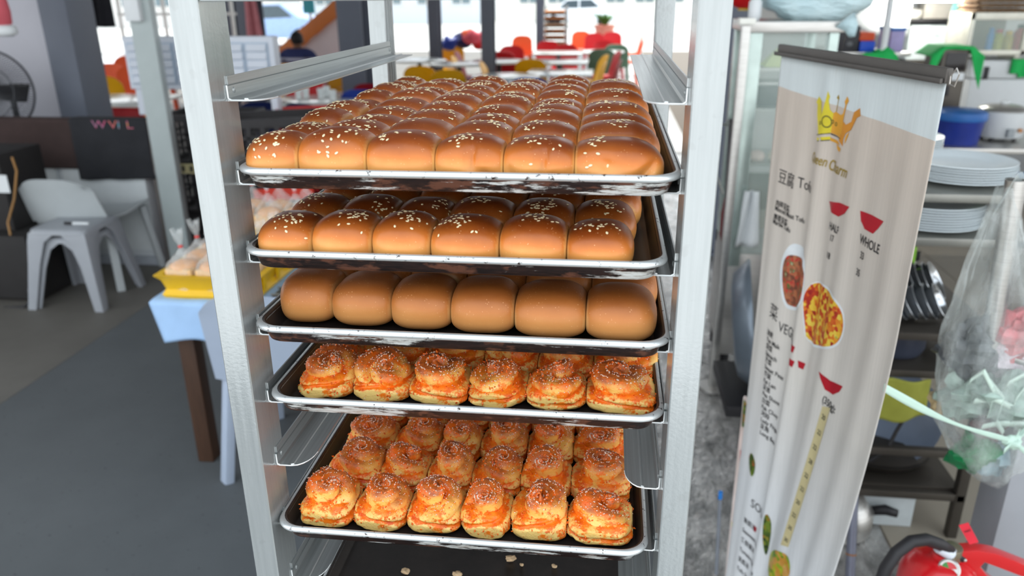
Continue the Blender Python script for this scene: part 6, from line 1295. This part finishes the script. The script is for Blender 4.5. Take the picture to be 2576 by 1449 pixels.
def gcl(u, v):
    x = d0-.07+(d1-d0+.15)*u; e = abs(u-.5)*2
    if v < .35: return (x, 4.68-.26*v/.35, d3+.012-.06*max(0, e-.55)*2)
    q_ = (v-.35)/.65; return (x-.02*q_*(1-u), 4.405-.012*math.sin(u*13), d3+.012-.06*max(0, e-.55)*2-.18*q_*max(0, e-.45)*1.8-.012*q_)
tag(MB().grid(gcl, 40, 20, .006).build('green_cloth', mgc, smooth=180), 'bright green cloth draped over the stainless machine', 'cloth')
g0_, g1_, g2_, g3_ = (2.7602, 2.9156, 1.0837, 1.244)
tag(MB().grid(lambda u, v: (g0_+(g1_-g0_)*u, (4.925-.012*math.sin(u*9)) if v > .1 else 4.95-.25*v, f3+.006-(f3-g2_)*max(0, v-.1)*(1-.25*(u < .35)-.1*u)), 20, 14, .005).build('green_cloth', mgc, smooth=180), 'bright green cloth hanging over the white chest, right edge', 'cloth')
s0_, s1_, s2_, s3_ = (2.3271, 2.8192, 1.1644, 1.4209); fb = thing('foam_box', 'large white foam box above the stainless machine', 'box', ((s0_+s1_)/2, 5.8, s2_)); MB().box(s0_, s1_, 5.6, 5.95, s2_, s3_).build('box', M('white foam', (220, 230, 230), .7), fb, bevel=.02)
for i in range(4): MB().box(s0_+.06+i*.11, s0_+.10+i*.11, 5.595, 5.60, s3_-.09, s3_-.075).build('slot', M('pale grey slot', (180, 192, 192), .7), fb)
sf = thing('wall_shelf', 'dark wall shelf with pots above the white foam box', 'shelf', (3.3, 5.8, s3_+.01)); MB().box(s0_-.35, s1_+.10, 5.55, 7.0, s3_+.012, s3_+.035).build('board', mblack, sf, bevel=.003); MB().box(s0_-.35, s1_+.10, 5.95, 7.0, s2_-.03, s2_-.001).build('lower_board', mssd, sf, bevel=.003); MB().box(s0_, s1_, 5.58, 5.96, s2_-.03, s2_-.001).build('lower_board', mssd, sf, bevel=.003)
zs = s3_+.036
for i, (x_, w_, h_, cl, lb) in enumerate(((2288, .085, .075, (216, 214, 206), 'pale round pot on the dark wall shelf, left end'), (2352, .11, .13, (168, 164, 156), 'grey box on the dark wall shelf'), (2422, .06, .08, (24, 44, 130), 'blue packet on the dark wall shelf'), (2448, .05, .12, (60, 56, 60), 'dark tin on the dark wall shelf'))):
    xx = ((2.3423, 5.7, 1.4739), (2.5213, 5.7, 1.4731), (2.7156, 5.7, 1.4722), (2.7874, 5.7, 1.4719))[i][0]
    m = MB().lathe([(.001, 0), (w_*.85, 0), (w_, h_*.4), (w_*.9, h_*.8), (.02, h_), (.001, h_)], (0, 0, 0), 24) if i in (0, 2, 3) else MB().box(-w_, w_, -.08, .08, 0, h_)
    tag(m.build(('pot', 'storage_box', 'packet', 'tin')[i], M('shelf item %d' % i, cl, .5), loc=(xx, 5.7, zs), bevel=.004 if i == 1 else 0), lb, ('pot', 'box', 'packet', 'tin')[i])
tl = (2.2886, 5.2, 1.5787); lp = thing('tube_light', 'fluorescent tube light above the dark wall shelf', 'lamp', (tl[0], 5.25, tl[2])); MB().box(tl[0]-.22, tl[0]+.22, 5.24, 5.30, tl[2]+.02, tl[2]+.08).build('fitting', mpl_w, lp, bevel=.004)
for x_ in (tl[0]-.18, tl[0]+.18): MB().cyl((x_, 5.27, tl[2]+.08), (x_, 5.27, 3.6), .004, n=6).build('hanging_wire', mblack, lp)
k = NT('lit tube'); k.base(k.ramp(k.noise(k.coord(), 2), [(.3, (250, 250, 240)), (.7, (255, 255, 250))])); k.b.inputs['Emission Color'].default_value = (1, .98, .9, 1); k.set(Emission_Strength=70)
MB().cyl((tl[0]-.21, 5.22, tl[2]+.012), (tl[0]+.21, 5.22, tl[2]+.012), .014, n=16).build('tube', k.m, lp)
tsx = (2.5822, 5.5, 1.5181); tag(MB().grid(lambda u, v: (tsx[0]+(u-.5)*.05+.03*(1-v), 5.545-.004*math.sin(v*7), zs+.22-.24*v), 4, 10, .004).build('teal_strap', M('teal strap', (130, 190, 186), .6), smooth=180), 'pale teal strap hanging from the dark wall shelf', 'strap')
k0, k1, k2, k3 = (2.4668, 2.842, 1.2489, 1.5125); ac = thing('aluminium_cabinet', 'aluminium glass cabinet with bottles at the upper right edge', 'cabinet', ((k0+k1)/2, 5.0, k2)); mal2 = M('pale aluminium frame', (206, 204, 192), .4, .4)
for x_, z_, w_, h_ in ((k0, k2, .03, k3-k2), (k1-.03, k2, .03, k3-k2), (k0, k2, k1-k0, .03), (k0, k3-.045, k1-k0, .045)): MB().box(x_, x_+w_, 4.95, 4.98, z_, z_+h_).build('frame', mal2, ac, bevel=.003)
MB().box(k0, k1, 4.98, 5.30, k2, k2+.012).build('floor_panel', mal2, ac); MB().box(k0, k1, 4.98, 5.30, k3-.012, k3).build('top_panel', mal2, ac); MB().box(k0, k1, 5.29, 5.30, k2, k3).build('back_panel', M('brown grey back', (150, 140, 132), .7), ac); MB().box(k0, k0+.01, 4.98, 5.29, k2, k3).build('side_panel', mal2, ac)
MB().box(k0+.03, k1-.03, 4.958, 4.962, k2+.03, k3-.045).build('glass_pane', mglass, ac, smooth=0)
for x_ in (k0+.02, k1-.02): MB().box(x_-.015, x_+.015, 5.0, 5.25, f3, k2).build('foot', mal2, ac)
for i, (cl, lb, w_, h_) in enumerate((((40, 130, 210), 'slim blue bottle in the aluminium cabinet', .022, .13), ((176, 176, 40), 'olive bottle with red cap in the aluminium cabinet, left', .03, .12), ((190, 170, 50), 'mustard bottle in the aluminium cabinet, middle', .032, .11), ((190, 24, 34), 'red jar with black lid in the aluminium cabinet', .05, .15))):
    xx = ((2.6741, 5.1, 1.3369), (2.7243, 5.1, 1.3369), (2.7868, 5.1, 1.3368), (2.8691, 5.1, 1.3367))[i][0]; t = thing('bottle', lb, 'bottle', (xx, 5.1, k2+.012)); MB().lathe([(.001, 0), (w_, 0), (w_, h_*.8), (w_*.6, h_), (w_*.6, h_*1.02), (.001, h_*1.02)], (xx, 5.1, k2+.012), 20).build('body', M('bottle %d' % i, cl, .3), t, smooth=40); MB().lathe([(w_*.66, 0), (w_*.66, .022), (.001, .024)], (xx, 5.1, k2+.012+h_), 20).build('cap', (M('blue plastic cap', (40, 120, 200), .4), mred, myl, mblack)[i], t, smooth=40)
for i in range(4):
    e_ = MB(); ex0, ez0 = k0+.03, k3+.001+i*.030; gx = lambda u, v: (ex0+.36*u, 4.97+.30*v, ez0+.012+.012*math.sin(u*math.pi*14)*math.sin(v*math.pi*10))
    tag(e_.grid(gx, 56, 40, .003).build('egg_tray', M('brown pulp', (150, 122, 94), .9, var=.1), smooth=180), 'brown pulp egg tray on the aluminium cabinet, %s from bottom' % ORD[i], 'egg tray', 'egg trays on the aluminium cabinet')
# boxes on the middle shelf and white pole
y_ = 4.6; zb = (1.6716, 4.6, 1.291)[2]
ms = thing('steel_shelf', 'steel shelf with boxes behind the banner rail', 'shelf', (1.9, 4.7, 0)); w0_, w1_ = (1.5513, 4.6, 1.2933)[0], (2.0037, 4.6, 1.2935)[0]
MB().box(w0_, w1_, 4.58, 4.95, zb-.025, zb).build('board', mss, ms, bevel=.003)
for x_ in (w0_, w1_-.03): MB().box(x_, x_+.03, 4.88, 4.91, 0, zb-.025).build('leg', mssd, ms)
for nm, bxx, cl, lb, h0_ in (('black_box', (1.5651, 1.6939, 1.2909, 1.445), (34, 34, 40), 'black box on the steel shelf, behind the banner rail', 0), ('blue_crate', (1.7052, 1.7956, 1.291, 1.3552), (30, 80, 200), 'bright blue crate on the steel shelf under the orange box', 0), ('orange_box', (1.6967, 1.7867, 1.3564, 1.4071), (206, 76, 30), 'orange red box stacked on the bright blue crate', 1), ('lilac_container', (1.8826, 1.963, 1.2897, 1.4153), (160, 150, 196), 'lilac translucent container with blue lid on the steel shelf', 0)):
    x0_, x1_, z0_, z1_ = bxx; z0_ = z0_ if h0_ else zb; t = thing(nm, lb, 'box', ((x0_+x1_)/2, 4.7, z0_)); MB().box(x0_, x1_, 4.62, 4.86, z0_+.0005, z1_).build('body', M(nm+' plastic', cl, .45), t, bevel=.005)
    if nm == 'lilac_container': MB().box(x0_-.006, x1_+.006, 4.612, 4.868, z1_, z1_+.02).build('lid', M('bright blue plastic', (36, 98, 170), .4), t, bevel=.004)
    else: MB().box(x0_+.01, x1_-.01, 4.616, 4.62, z1_-.02, z1_-.008).build('rim_band', M(nm+' plastic', cl, .45), t)
    if nm == 'black_box': MB().ball(((x0_+x1_)/2+.01, 4.618, (z0_+z1_)/2-.03), (.02, .002, .016), 12, 8).build('emblem', M('grey emblem', (90, 92, 96), .5), t, smooth=180)
p_ = (1.8088, 4.5, 1.4619); t = thing('white_pole', 'white pole rising behind the banner rail', 'pole', (p_[0], 4.5, 0)); MB().cyl((p_[0], 4.5, 0), (p_[0], 4.5, 3.6), .020, n=16).build('shaft', mpl_w, t); MB().cyl((p_[0], 4.5, 0), (p_[0], 4.5, .012), .06, n=16).build('foot_plate', mpl_w, t)
c = (1.7959, 4.5, 1.2908); t = thing('green_bag', 'crumpled green plastic bag just above the banner rail', 'bag', (c[0], 4.58, zb-.14)); blob(MB(), (c[0], 4.50, zb-.05), (.10, .05, .07), 21, .5, 16).build('film', mgc, t, smooth=40); MB().tube([(c[0], 4.52, zb), (c[0], 4.58, zb+.012), (c[0], 4.62, zb+.004)], .008, 8).build('handle', mgc, t)
c = (2.0121, 5.4, 1.5097); t = thing('white_tarp', 'white tarp sheet hanging behind the pale blue bag', 'tarp', (c[0], 5.4, c[2]-.1)); MB().grid(lambda u, v: (c[0]-.30+.55*u, 5.4-.05*math.sin(u*5), c[2]+.9-1.0*v+.15*(u-.5)**2-.10*u*v), 20, 14, .004).build('sheet', M('white tarp plastic', (216, 220, 220), .5), t, smooth=180); MB().cyl((c[0]-.4, 5.42, c[2]+.92), (c[0]+.4, 5.42, c[2]+.92), .01, n=8).build('rod', mssd, t)
for x_ in (c[0]-.35, c[0]+.35): MB().cyl((x_, 5.42, c[2]+.92), (x_, 5.42, 3.6), .004, n=6).build('cord', mblack, t)
